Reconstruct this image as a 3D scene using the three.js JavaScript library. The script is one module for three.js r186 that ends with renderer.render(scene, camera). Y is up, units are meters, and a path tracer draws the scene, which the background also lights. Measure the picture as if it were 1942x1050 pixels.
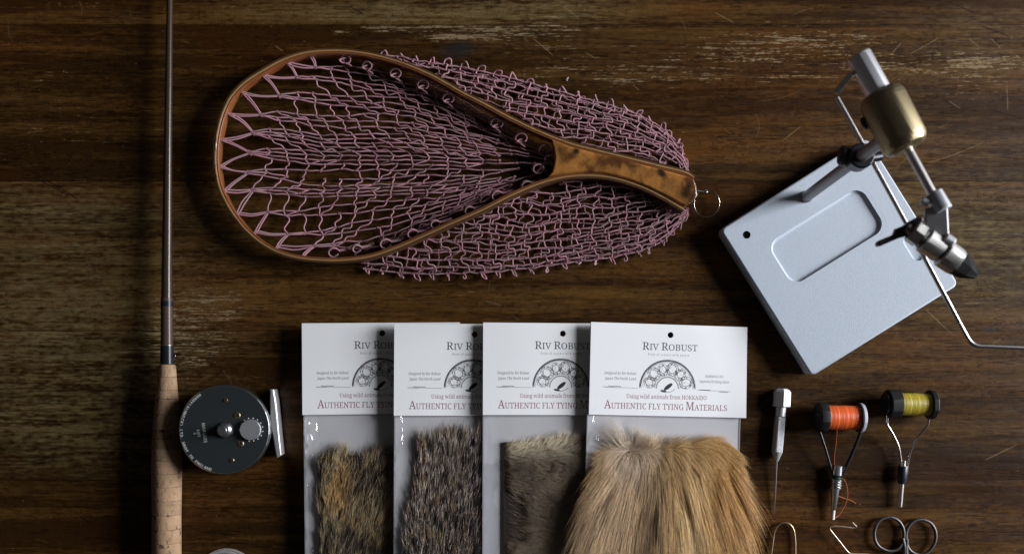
import * as THREE from 'three';
import { mergeGeometries, toCreasedNormals } from 'three/addons/utils/BufferGeometryUtils.js';
import { TessellateModifier } from 'three/addons/modifiers/TessellateModifier.js';
import { RoundedBoxGeometry } from 'three/addons/geometries/RoundedBoxGeometry.js';
import { RectAreaLightUniformsLib } from 'three/addons/lights/RectAreaLightUniformsLib.js';

// ---------------------------------------------------------------- camera, light, exposure
const scene = new THREE.Scene();
const S = 0.00048, D = 0.8, CX = 985, CY = 715;      // metres per photo pixel on the table, lens height, point under the lens
const camera = new THREE.PerspectiveCamera(THREE.MathUtils.radToDeg(2 * Math.atan(CY * S / D)), 1942 / 1050, 0.01, 30);
camera.position.set(0, D, 0); camera.up.set(0, 0, -1); camera.lookAt(0, 0, 0);
camera.setViewOffset(2648, 1430, 1324 - CX, 0, 1942, 1050);
camera.focus = D - 0.012; camera.userData.fStop = 4;
camera.updateProjectionMatrix();
scene.background = new THREE.Color(0.028, 0.0265, 0.0262);  // the dim room around the table
RectAreaLightUniformsLib.init();
const LIGHT = new THREE.Color(0.955, 0.975, 1.035), WIN = { at: [3.25, 1.24, -0.54], w: 1.45, h: 1.6, power: 33 };
const lamp = new THREE.RectAreaLight(LIGHT, WIN.power, WIN.w, WIN.h);
lamp.position.set(...WIN.at); lamp.lookAt(0.1, 0, 0); lamp.castShadow = true; scene.add(lamp);  // area lamp of the unseen window, out of view, lights the table from the right
const renderer = new THREE.WebGLRenderer({ antialias: true });
renderer.setSize(1024, 553); renderer.toneMapping = THREE.LinearToneMapping; renderer.toneMappingExposure = 1;
renderer.shadowMap.enabled = true;

// ---------------------------------------------------------------- helpers
const V = (x, y, z) => new THREE.Vector3(x, y, z);
let seed = 7;
const rnd = () => { seed = (seed + 0x6D2B79F5) | 0; let t = Math.imul(seed ^ (seed >>> 15), 1 | seed); t = (t + Math.imul(t ^ (t >>> 7), 61 | t)) ^ t; return ((t ^ (t >>> 14)) >>> 0) / 4294967296; };
const rr = (a, b) => a + (b - a) * rnd();
const gauss = () => (rnd() + rnd() + rnd() + rnd() - 2) * 1.0;
const clamp = (x, a = 0, b = 1) => Math.min(b, Math.max(a, x));
const lerp = (a, b, t) => a + (b - a) * t;
const ss = (a, b, x) => { const t = clamp((x - a) / (b - a)); return t * t * (3 - 2 * t); };
const hash = (x, y) => { let h = Math.imul(x, 374761393) + Math.imul(y, 668265263) | 0; h = Math.imul(h ^ (h >>> 13), 1274126177); return ((h ^ (h >>> 16)) >>> 0) / 4294967296; };
function noise(x, y) { const ix = Math.floor(x), iy = Math.floor(y); let fx = x - ix, fy = y - iy; fx = fx * fx * (3 - 2 * fx); fy = fy * fy * (3 - 2 * fy);
  return lerp(lerp(hash(ix, iy), hash(ix + 1, iy), fx), lerp(hash(ix, iy + 1), hash(ix + 1, iy + 1), fx), fy); }
const fbm = (x, y, o = 4) => { let s = 0, a = 0.5, n = 0; for (let i = 0; i < o; i++) { s += a * noise(x, y); n += a; a *= 0.5; x = x * 2.03 + 17.1; y = y * 2.03 + 9.7; } return s / n; };
// a point of the scene that stands h metres above the table, laid out on a plan drawn at 0.48 mm per unit
const K = (h) => (D - h) / D;
const P = (px, py, h = 0) => V((px - CX) * S * K(h), h, (py - CY) * S * K(h));
const L = (n, h = 0) => n * S * K(h);
const table = [];   // interpolation helper
function lut(pts) { return (x) => { if (x <= pts[0][0]) return pts[0][1]; for (let i = 1; i < pts.length; i++) if (x <= pts[i][0]) { const [a, b] = pts[i - 1], [c, d] = pts[i]; return lerp(b, d, (x - a) / (c - a)); } return pts[pts.length - 1][1]; }; }
const M = (o) => new THREE.MeshStandardMaterial(o), MP = (o) => new THREE.MeshPhysicalMaterial(o);
const rgb = (r, g, b) => new THREE.Color().setRGB(r, g, b);
const used = {};
const numbered = (n) => { const k = used[n] = (used[n] ?? -1) + 1; return k ? n + '_' + String(k).padStart(3, '0') : n; };
function thing(name, label, category, at, group) {
  const o = new THREE.Group(); o.name = numbered(name); o.position.copy(at); o.userData = { label, category };
  if (group) o.userData.group = group; scene.add(o); return o;
}
// geometry given in scene coordinates becomes a part of t (or a sub-part of one of its parts)
function part(t, name, geo, mat, label) {
  let root = t; while (root.parent && root.parent !== scene) root = root.parent;
  if (!root.userData.local) geo.translate(-root.position.x, -root.position.y, -root.position.z);
  const m = new THREE.Mesh(geo, mat); m.name = name; m.castShadow = m.receiveShadow = true; if (label) m.userData.label = label; t.add(m); return m;
}
const noUV = (g) => { for (const k of Object.keys(g.attributes)) if (!['position', 'normal'].includes(k)) g.deleteAttribute(k); return g.index ? g.toNonIndexed() : g; };
const merge = (...gs) => mergeGeometries(gs.flat().map(noUV));
// turned shape along the axis a->b; profile = [[distance from a in metres, radius], ...]
function turned(a, b, profile, seg = 40) {
  const pts = profile.map(([t, r]) => new THREE.Vector2(Math.max(r, 1e-6), t)), g = new THREE.LatheGeometry(pts, seg);
  const d = b.clone().sub(a).normalize(); g.applyQuaternion(new THREE.Quaternion().setFromUnitVectors(V(0, 1, 0), d)); g.translate(a.x, a.y, a.z); return g;
}
// rod with small chamfers at both ends
function rod(a, b, r, r2 = r, c = Math.min(r, r2) * 0.18, seg = 32) { const l = a.distanceTo(b); const e = 1e-5;
  return creased(turned(a, b, [[0, 0], [0, r - c], [c, r], [l - c, r2], [l, r2 - c], [l, 0]], seg)); }
function creased(g, deg = 32) { return toCreasedNormals(g, THREE.MathUtils.degToRad(deg)); }
// upright prism from a plan outline (scene x,z points), from height y0 to y1
function prism(pts, y0, y1, bevel = 0.0006, holes = [], seg = 3) {
  const sh = new THREE.Shape(pts.map((p) => new THREE.Vector2(p[0], -p[1])));
  for (const h of holes) sh.holes.push(new THREE.Path(h.map((p) => new THREE.Vector2(p[0], -p[1]))));
  const g = new THREE.ExtrudeGeometry(sh, { depth: y1 - y0 - 2 * bevel, bevelEnabled: bevel > 0, bevelThickness: bevel, bevelSize: bevel, bevelOffset: -bevel, bevelSegments: seg, curveSegments: 24 });
  g.rotateX(-Math.PI / 2); g.translate(0, y0 + bevel, 0); return flatCaps(creased(g, 40));
}
// flat faces keep flat normals beside a rounded edge
function flatCaps(g) { const p = g.attributes.position, n = g.attributes.normal, a = V(), b = V(), c = V();
  for (let i = 0; i < p.count; i += 3) { a.fromBufferAttribute(p, i); b.fromBufferAttribute(p, i + 1); c.fromBufferAttribute(p, i + 2); b.sub(a); c.sub(a); b.cross(c).normalize(); if (Math.abs(b.y) > .9995) for (let k = 0; k < 3; k++) n.setXYZ(i + k, 0, Math.sign(b.y), 0); }
  return g; }
const plan = (list, h) => list.map(([x, y]) => { const p = P(x, y, h); return [p.x, p.z]; });
const circlePts = (cx, cz, r, n = 32) => Array.from({ length: n }, (_, i) => [cx + r * Math.cos(i / n * 2 * Math.PI), cz + r * Math.sin(i / n * 2 * Math.PI)]);
function roundRect(u0, v0, u1, v1, r, n = 8) { const o = []; for (const [cx, cy, a0] of [[u1 - r, v1 - r, 0], [u0 + r, v1 - r, 90], [u0 + r, v0 + r, 180], [u1 - r, v0 + r, 270]]) for (let i = 0; i <= n; i++) { const a = (a0 + 90 * i / n) * Math.PI / 180; o.push([cx + r * Math.cos(a), cy + r * Math.sin(a)]); } return o; }
// many tubes in one mesh
class Tubes {
  constructor() { this.p = []; this.n = []; this.c = []; this.i = []; }
  add(pts, r, col = [1, 1, 1], rad = 6, cap = true) {
    const n = pts.length, base = this.p.length / 3, t = V(), s = V(), u = V();
    for (let k = 0; k < n; k++) {
      t.subVectors(pts[Math.min(n - 1, k + 1)], pts[Math.max(0, k - 1)]).normalize();
      s.set(0, 1, 0); if (Math.abs(t.y) > 0.95) s.set(1, 0, 0); s.cross(t).normalize(); u.crossVectors(t, s);
      const R = typeof r === 'function' ? r(k / (n - 1)) : r;
      for (let j = 0; j < rad; j++) { const a = j / rad * 2 * Math.PI, ca = Math.cos(a), sa = Math.sin(a), nx = s.x * ca + u.x * sa, ny = s.y * ca + u.y * sa, nz = s.z * ca + u.z * sa;
        this.p.push(pts[k].x + nx * R, pts[k].y + ny * R, pts[k].z + nz * R); this.n.push(nx, ny, nz); this.c.push(...col); }
    }
    for (let k = 0; k < n - 1; k++) for (let j = 0; j < rad; j++) { const a = base + k * rad + j, b = base + k * rad + (j + 1) % rad; this.i.push(a, b, a + rad, b, b + rad, a + rad); }
    if (cap) for (const k of [0, n - 1]) { const c0 = base + k * rad; for (let j = 1; j < rad - 1; j++) k ? this.i.push(c0, c0 + j, c0 + j + 1) : this.i.push(c0, c0 + j + 1, c0 + j); }
  }
  ball(c, r, col = [1, 1, 1]) { const g = [[-1, 0.25], [-0.6, 0.85], [0, 1], [0.6, 0.85], [1, 0.25]]; this.add(g.map(([t]) => V(c.x + t * r, c.y, c.z)), (t) => r * g[Math.round(t * 4)][1], col, 6); }
  geo() { const g = new THREE.BufferGeometry(); g.setAttribute('position', new THREE.Float32BufferAttribute(this.p, 3)); g.setAttribute('normal', new THREE.Float32BufferAttribute(this.n, 3)); g.setAttribute('color', new THREE.Float32BufferAttribute(this.c, 3)); g.setIndex(this.i); return g; }
}
const curve = (pts, n = 24, type = 'centripetal') => new THREE.CatmullRomCurve3(pts, false, type).getPoints(n);
function wire(pts, r, n = 40, rad = 12) { const t = new Tubes(); t.add(n ? curve(pts, n) : pts, r, [1, 1, 1], rad); const g = t.geo(); g.deleteAttribute('color'); return g; }
function dataTex(w, h, f, srgb, wrap = THREE.RepeatWrapping) {
  const d = new Uint8Array(w * h * 4); let o = 0;
  for (let y = 0; y < h; y++) for (let x = 0; x < w; x++) { const c = f(x, y); d[o++] = clamp(c[0], 0, 255); d[o++] = clamp(c[1], 0, 255); d[o++] = clamp(c[2], 0, 255); d[o++] = 255; }
  const t = new THREE.DataTexture(d, w, h); if (srgb) t.colorSpace = THREE.SRGBColorSpace; t.wrapS = t.wrapT = wrap; t.magFilter = THREE.LinearFilter; t.minFilter = THREE.LinearMipmapLinearFilter; t.generateMipmaps = true; t.needsUpdate = true; return t;
}
const toS = (l) => 255 * (l <= 0.0031308 ? 12.92 * l : 1.055 * Math.pow(l, 1 / 2.4) - 0.055);
const planarUV = (g, f) => { const p = g.attributes.position, uv = new Float32Array(p.count * 2); for (let i = 0; i < p.count; i++) { const [u, v] = f(p.getX(i), p.getY(i), p.getZ(i)); uv[2 * i] = u; uv[2 * i + 1] = v; } g.setAttribute('uv', new THREE.BufferAttribute(uv, 2)); return g; };

// ---------------------------------------------------------------- the table: worn varnished boards
const TW = 2048, TH = 1184;
const WEAR = [[130, 12, 150, 30, .55], [470, 8, 160, 22, .4], [760, 56, 260, 13, .85], [870, 66, 160, 14, .8], [1050, 36, 80, 42, .75], [1040, 112, 120, 45, .4], [1230, 128, 210, 34, .7], [1430, 84, 150, 46, .7],
  [1560, 66, 130, 28, .7], [1740, 116, 170, 26, 1], [1890, 120, 90, 26, .85], [1830, 172, 100, 26, .75], [1600, 140, 130, 22, .6], [60, 136, 60, 24, .6], [170, 228, 180, 40, .42], [100, 268, 170, 50, .42], [1300, 150, 240, 14, .6], [360, 578, 75, 24, 1.25],
  [410, 600, 80, 56, .55], [285, 640, 60, 50, 1.0], [370, 630, 60, 46, .85], [360, 672, 60, 22, .95], [600, 582, 260, 30, .22], [990, 556, 210, 26, .36], [880, 545, 70, 9, .5], [520, 735, 50, 30, .25], [1330, 200, 220, 12, .4], [1880, 590, 120, 60, .28], [1700, 260, 300, 60, .2], [120, 480, 180, 14, .6], [120, 520, 160, 12, .5], [380, 900, 60, 40, .28], [380, 370, 50, 40, .35]];
const HAZE = [[120, 400, 240, 52, .8], [150, 480, 200, 24, .8], [130, 565, 230, 56, .9], [110, 690, 250, 110, 1], [120, 830, 230, 60, .75], [1000, 12, 150, 40, .7], [820, 22, 240, 26, .8], [1760, 420, 220, 200, .35], [640, 30, 130, 30, .4], [1880, 60, 100, 60, .4], [1850, 480, 160, 70, .5]];
const blob = (list, x, y) => { let s = 0; for (const [cx, cy, rx, ry, a] of list) { const dx = (x - cx) / rx, dy = (y - cy) / ry, q = dx * dx + dy * dy; if (q < 6) s += a * Math.exp(-q * 0.9); } return s; };
const woodH = new Float32Array(TW * TH), woodC = new Float32Array(TW * TH * 3);
(function paintWood() {
  const A = [.030, .0128, .0030], B = [.103, .0510, .0125], C = [.27, .20, .112], O = [.140, .102, .043], R = [.088, .030, .0058], TONE = [1.08, .96, 1.06, .9, 1.02];
  const ROWS = [46, 343, 627, 910];
  // low-frequency maps at quarter size
  const qw = TW / 4, qh = TH / 4, low = [WEAR, HAZE].map((l) => { const a = new Float32Array((qw + 1) * (qh + 1)); for (let y = 0; y <= qh; y++) for (let x = 0; x <= qw; x++) { const X = x * 4 - 53, Y = y * 4 - 67; a[y * (qw + 1) + x] = blob(l, X + 26 * (fbm(x * .06, y * .1, 2) - .5), Y + 22 * (fbm(x * .05 + 9, y * .2 + 4, 2) - .5)); } return a; });
  const at = (a, x, y) => { const fx = x / 4, fy = y / 4, ix = fx | 0, iy = fy | 0, u = fx - ix, v = fy - iy, k = iy * (qw + 1) + ix; return lerp(lerp(a[k], a[k + 1], u), lerp(a[k + qw + 1], a[k + qw + 2], u), v); };
  for (let j = 0; j < TH; j++) for (let i = 0; i < TW; i++) {
    const X = i - 53, Y = j - 67; let row = 0; for (const r of ROWS) if (Y > r) row++;
    const off = row * 531.7, wob = 5 * (noise(X * .006 + off, Y * .02) - .5);
    const g1 = fbm(X * .0022 + off, (Y + wob) * .055 + off, 3), g2 = fbm(X * .011 + off, (Y + wob) * .27, 3), fine = noise(X * .055 + 40, Y * 1.05 + off), fleck = fbm(X * .09, Y * .22, 2);
    const wear = at(low[0], i, j), haze = at(low[1], i, j) * (X < 700 ? (row === 1 ? .08 : row === 4 ? .3 : 1) : 1);
    const g0 = fbm(X * .0011 + off * 2, Y * .016 + off, 3);
    let t = clamp(.34 + (g0 - .5) * 1.7 + (g1 - .5) * 1.25 + (g2 - .5) * .8 + (fine - .5) * .46 + (fleck - .5) * .55);
    const red = clamp((fbm(X * .004 + 70, Y * .012 + off, 3) - .44) * 3.2);
    let c = [0, 1, 2].map((k) => lerp(lerp(A[k], B[k], t), R[k] * (.5 + t), red * .5) * TONE[row]);
    const hz = clamp(haze * (.58 + 1.4 * (g2 - .42) + 1.5 * (fleck - .5) + .7 * (g1 - .5))) * clamp(.72 + (fine - .4) * 1.1);
    for (let k = 0; k < 3; k++) c[k] = lerp(c[k], O[k] * (.75 + .5 * g2), hz);
    const rag = fbm(X * .17 + 7, Y * .5 + off, 3), long = noise(X * .016 + off, Y * .5 + 77), streak = g2 * .30 + fine * .22 + rag * .36 + long * .22 - .04, th = .80 - .25 * clamp(wear, 0, 1.1) - .02 * clamp(haze);
    const w = ss(th, th + .11, streak) * clamp(.25 + wear * .95);
    for (let k = 0; k < 3; k++) c[k] = lerp(c[k], C[k] * (.6 + .6 * fine), w * .82);
    // open pores: short dark dashes along the grain
    const pore = Math.max(ss(.68, .80, noise(X * .05 + off, Y * .62 + 31)) * ss(.33, .58, fbm(X * .01 + 5, Y * .05 + off, 2)), .7 * ss(.70, .8, noise(X * .16 + off, Y * .34 + 11)) * ss(.4, .6, fbm(X * .013 + 55, Y * .03 + off, 2))), crack = ss(.985, 1, 1 - Math.abs(fbm(X * .03 + 90, Y * .03, 3) - .5) * 2) * .25 * ss(.45, .65, noise(X * .012, Y * .016 + 8));
    for (let k = 0; k < 3; k++) c[k] *= (1 - .5 * pore) * (1 - crack) * (.82 + .36 * noise(X * .5, Y * .6));
    const st = Math.exp(-Math.pow(((X - 868) / 34) ** 2 + ((Y - 93 + (X - 868) * .12) / 15) ** 2, 1.6)) * clamp(.55 + fine * .5); // ink-like stain
    for (let k = 0; k < 3; k++) c[k] = lerp(c[k], [.016, .017, .02][k], st * .9);
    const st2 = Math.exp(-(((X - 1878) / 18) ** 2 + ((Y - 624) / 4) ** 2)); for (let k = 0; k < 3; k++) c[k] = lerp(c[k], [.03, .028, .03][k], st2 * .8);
    const o = (j * TW + i) * 3; woodC[o] = c[0]; woodC[o + 1] = c[1]; woodC[o + 2] = c[2]; woodH[j * TW + i] = .6 - .35 * pore - .3 * crack + .12 * (g2 - .5) + .1 * (fine - .5) - .1 * w;
  }
  // scratches
  const scratch = (x0, y0, x1, y1, bend, a, light, wd = .8) => { const n = Math.ceil(Math.hypot(x1 - x0, y1 - y0) * 1.6); for (let s = 0; s <= n; s++) { const t = s / n, q = 4 * t * (1 - t), x = lerp(x0, x1, t) + q * bend * (y1 - y0) + 53, y = lerp(y0, y1, t) - q * bend * (x1 - x0) + 67, k = a * (.35 + .65 * noise(s * .13 + x0, y0)) * Math.min(1, q * 3);
    for (let dy = -1; dy <= 1; dy++) for (let dx = -1; dx <= 1; dx++) { const ix = Math.round(x) + dx, iy = Math.round(y) + dy; if (ix < 0 || iy < 0 || ix >= TW || iy >= TH) continue; const e = k * Math.exp(-((ix - x) ** 2 + (iy - y) ** 2) / (wd * wd)); const o = (iy * TW + ix) * 3; const T = light ? [.26, .19, .10] : [.012, .007, .004]; for (let c = 0; c < 3; c++) woodC[o + c] = lerp(woodC[o + c], T[c], clamp(e)); woodH[iy * TW + ix] -= .25 * clamp(e); } } };
  for (const [a, b, c, d, q] of [[1066, 10, 1100, 36, .02], [1355, 22, 1392, 42, 0], [1385, 88, 1415, 112, .03], [1725, 102, 1782, 70, -.02], [1690, 104, 1712, 78, .02], [1838, 72, 1858, 88, 0], [1880, 72, 1900, 92, 0], [1010, 72, 1050, 106, .02], [1108, 98, 1130, 110, 0], [1430, 212, 1432, 262, .3], [1286, 32, 1300, 56, .2], [1200, 160, 1212, 170, 0],
    [1760, 308, 1868, 268, -.04], [1756, 586, 1810, 636, 0], [1884, 650, 1900, 642, 0], [1910, 160, 1912, 210, .02], [1800, 190, 1822, 205, 0], [712, 540, 760, 562, .1], [520, 86, 536, 96, 0], [147, 0, 152, 30, .2], [15, 40, 25, 82, -.2], [920, 570, 950, 578, 0], [1868, 872, 1930, 842, 0], [418, 700, 440, 745, .2], [372, 735, 400, 712, .3], [1480, 270, 1520, 238, 0], [1500, 30, 1545, 15, .1], [1440, 190, 1520, 170, -.1]]) scratch(a, b, c, d, q * .6, Math.abs(q) > .08 ? .16 : .42, true);
  for (const [a, b, c, d] of [[1800, 4, 1850, 24], [1860, 48, 1915, 68], [1870, 205, 1942, 226], [1755, 33, 1780, 40], [30, 310, 150, 380], [60, 335, 130, 372], [660, 10, 690, 28], [1768, 100, 1770, 118]]) scratch(a, b, c, d, .01, .8, false, 1.0);
  seed = 99;
  for (let k = 0; k < 190; k++) { const x = rr(-40, 1980), y = rr(-50, 1100), a = rr(-1, 1) * (rnd() < .6 ? .35 : 1.4), l = 5 + 26 * rnd() ** 2.4; scratch(x, y, x + l * Math.cos(a), y + l * Math.sin(a), rr(-.06, .06), rr(.08, .30), rnd() < .72, .65); }
  for (let k = 0; k < 500; k++) { const x = rr(-40, 1980), y = rr(-50, 1100); scratch(x, y, x + rr(1, 4), y + rr(-.6, .6), 0, rr(.2, .7), rnd() < .75, .7); }
})();
const woodMap = dataTex(TW, TH, (x, y) => { const o = (y * TW + x) * 3; return [toS(woodC[o]), toS(woodC[o + 1]), toS(woodC[o + 2])]; }, true, THREE.MirroredRepeatWrapping);
const woodBump = dataTex(TW, TH, (x, y) => { const h = 255 * clamp(woodH[y * TW + x]); return [h, h, h]; }, false, THREE.MirroredRepeatWrapping);
const woodRough = dataTex(TW / 2, TH / 2, (x, y) => { const h = 255 * clamp(.40 + .16 * (fbm(x * .02, y * .2, 2) - .5)); return [h, h, h]; }, false, THREE.MirroredRepeatWrapping);
const woodMat = MP({ specularIntensity: .32, map: woodMap, bumpMap: woodBump, bumpScale: 0.00016, roughnessMap: woodRough, roughness: 1, metalness: 0 });
const woodUV = (g) => planarUV(g, (x, y, z) => [(x / S + CX + 53) / TW, (z / S + CY + 67) / TH]);

const top = thing('table_top', 'old dark brown varnished wooden table top with worn pale streaks under everything', 'table top', V(0, 0, 0)); top.userData.kind = 'structure'; delete top.userData.category;
(function boards() {
  const X0 = -900, X1 = 2800, g = 0.00022, rows = [-600, -237, 46, 343, 627, 910, 1193, 1600];
  const joints = { 3: [390, 1897] };   // finger joints, as teeth across the board
  const teeth = (x, y0, y1) => { const n = Math.round((y1 - y0) / 12), o = []; for (let i = 0; i <= n * 2; i++) o.push([x + (i % 2 ? 11 : -11), lerp(y0, y1, i / (n * 2))]); return o; };
  for (let r = 0; r < rows.length - 1; r++) {
    const y0 = rows[r], y1 = rows[r + 1], xs = [X0, ...(joints[r] ?? []), X1];
    for (let k = 0; k < xs.length - 1; k++) {
      const left = k === 0 ? [[xs[k], y0], [xs[k], y1]] : teeth(xs[k], y0, y1), right = k === xs.length - 2 ? [[xs[k + 1], y0], [xs[k + 1], y1]] : teeth(xs[k + 1], y0, y1);
      const e = 0.32, poly = [...left.map(([x, y]) => [x + (k ? e : 0), clamp(y, y0 + e, y1 - e)]), ...right.reverse().map(([x, y]) => [x - (k === xs.length - 2 ? 0 : e), clamp(y, y0 + e, y1 - e)])];
      const drop = 0.0001 + 0.00025 * hash(r * 7 + 3, k * 13 + 1);
      const b = part(top, 'board', woodUV(prism(plan(poly, 0), -0.03 - drop, -drop, 0.00025, [], 2)), woodMat);
    }
  }
})();
part(top, 'table_core', new RoundedBoxGeometry(1.8, 0.01, 1.1, 2, 0.002).translate(0.0, -0.036, 0.0), M({ color: rgb(.02, .012, .006), roughness: .9 }));

// ---------------------------------------------------------------- materials
const steelDark = M({ color: rgb(.22, .22, .23), metalness: 1, roughness: .38 });
const steel = M({ color: rgb(.52, .51, .51), metalness: 1, roughness: .28 });
const alu = M({ color: rgb(.72, .73, .75), metalness: 1, roughness: .29 });
const aluMatte = M({ color: rgb(.55, .56, .58), metalness: .75, roughness: .5 });
const brass = M({ color: rgb(.32, .262, .155), metalness: 1, roughness: .42 });
const black = M({ color: rgb(.012, .012, .014), roughness: .45 });
const blackGloss = MP({ color: rgb(.01, .011, .014), roughness: .25, clearcoat: .3, clearcoatRoughness: .3 });

// ---------------------------------------------------------------- fly rod
(function flyRod() {
  const t = thing('fly_rod', 'slim brown fishing rod with speckled cork grip lying along the left side', 'fishing rod', P(316, 700, 0));
  const ax = (py) => { const px = lut([[-120, 322.5], [0, 321], [300, 317.5], [560, 315.5], [690, 316], [850, 315.6], [1300, 314.6]])(py), h = lut([[-120, .0118], [560, .0145], [700, .0138], [860, .0131], [1300, .0131]])(py); return P(px, py, h); };
  const blankR = lut([[-120, .0023], [0, .0025], [300, .0036], [560, .0047], [700, .0049]]);
  const seg = (y0, y1, add = 0, n = 14) => { const ps = [], rs = []; for (let i = 0; i <= n; i++) { const y = lerp(y0, y1, i / n); ps.push(ax(y)); rs.push(blankR(y) + add); } const T = new Tubes(); T.add(ps, (k) => rs[Math.round(k * n)], [1, 1, 1], 28); return T.geo(); };
  part(t, 'blank', seg(-120, 570), MP({ color: rgb(.038, .023, .014), roughness: .5, specularIntensity: .2, clearcoat: .5, clearcoatRoughness: .2 }));
  part(t, 'wrapping', seg(565, 656, .00035, 8), MP({ color: rgb(.06, .036, .025), roughness: .5, specularIntensity: .25, clearcoat: .3, clearcoatRoughness: .2 }));
  part(t, 'ferrule_band', seg(571, 581, .0006, 4), MP({ color: rgb(.012, .014, .02), roughness: .3, specularIntensity: .4 }), 'thin glossy black band');
  const chk = (y, r) => { const a = ax(y - 0.7), b = ax(y + 0.7); return turned(a, b, [[0, r - .0002], [.0003, r], [.0006, r - .0002]], 28); };
  part(t, 'winding_check', seg(656, 690, .0008, 6), MP({ color: rgb(.01, .013, .016), roughness: .28, specularIntensity: .5 }), 'glossy black winding check');
  for (const [y, r] of [[655, .0056]]) part(t, 'thin_ring', chk(y, r), steel);
  part(t, 'hook_keeper', wire([ax(672).add(V(.0055, .0, -.0012)), ax(673).add(V(.0075, .001, 0)), ax(675).add(V(.0078, .001, .0004)), ax(678).add(V(.0055, 0, .0012))], .0004, 12, 8), steel);
  // cork grip: one ring after the other, each with its own tone
  const R = lut([[691, .0066], [693, .0073], [700, .0076], [722, .0084], [745, .0092], [790, .0113], [850, .0129], [900, .0129], [980, .0123], [1050, .0125], [1160, .0131], [1300, .0128]]);
  const cork = (k) => { const s = k * 37.3 + 3, W = 256; const c = dataTex(W, 96, (x, y) => { const n = fbm(x * .06 + s, y * .05 + s, 3), f = hash(x + k * 500, y), pit = ss(.70, .76, fbm(x * .09 + s * 2, y * .035 + 7, 2)) , dash = ss(.80, .84, noise(x * .20 + s * 3.1, y * .035 + s * 1.7)) * ss(.5, .6, noise(x * .05 + s * 5, y * .03 + s));
      const v = (.82 + .34 * (n - .5) + .08 * (f - .5)) * (1 - .5 * pit * .5) * (1 - .72 * dash); return [toS(.40 * v), toS(.255 * v * (1 - .1 * dash)), toS(.145 * v * (1 - .1 * dash))]; }, true); return c; };
  const maps = [0, 1, 2, 3, 4, 5, 6, 7, 8].map(cork), bump = dataTex(256, 96, (x, y) => { const v = 255 * clamp(.6 + .3 * (fbm(x * .1, y * .1, 3) - .5) - .45 * ss(.74, .82, noise(x * .2, y * .04))); return [v, v, v]; }, false);
  const tone = [1, .93, 1.05, .96, .9, .62, .66, .9, 1.02, .95, 1, .92, 1.04, .97, 1, .95, 1];
  const ys = [691, 715, 740, 756, 785, 813, 831, 849, 872, 897, 922, 948, 975, 1002, 1028, 1054, 1080, 1106];
  for (let k = 0; k < ys.length - 1; k++) {
    const prof = [], n = 8, a = ax(ys[k]), len = a.distanceTo(ax(ys[k + 1]));
    prof.push([0.00005, R(ys[k]) - .0012], [0.00005, R(ys[k]) - .00028]); for (let i = 0; i <= n; i++) prof.push([lerp(.0003, len - .0003, i / n), R(lerp(ys[k], ys[k + 1], i / n)) ]); prof.push([len - .00005, R(ys[k + 1]) - .00028], [len - .00005, R(ys[k + 1]) - .0012]);
    const g = turned(a, ax(ys[k + 1]), prof, 48), v = tone[k] ?? 1;
    part(t, 'cork_ring', g, M({ map: maps[k % 9], bumpMap: bump, bumpScale: .0004, roughness: .85, color: rgb(v, v, v) }), v < .7 ? 'darker cork ring' : undefined);
  }
})();

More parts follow.
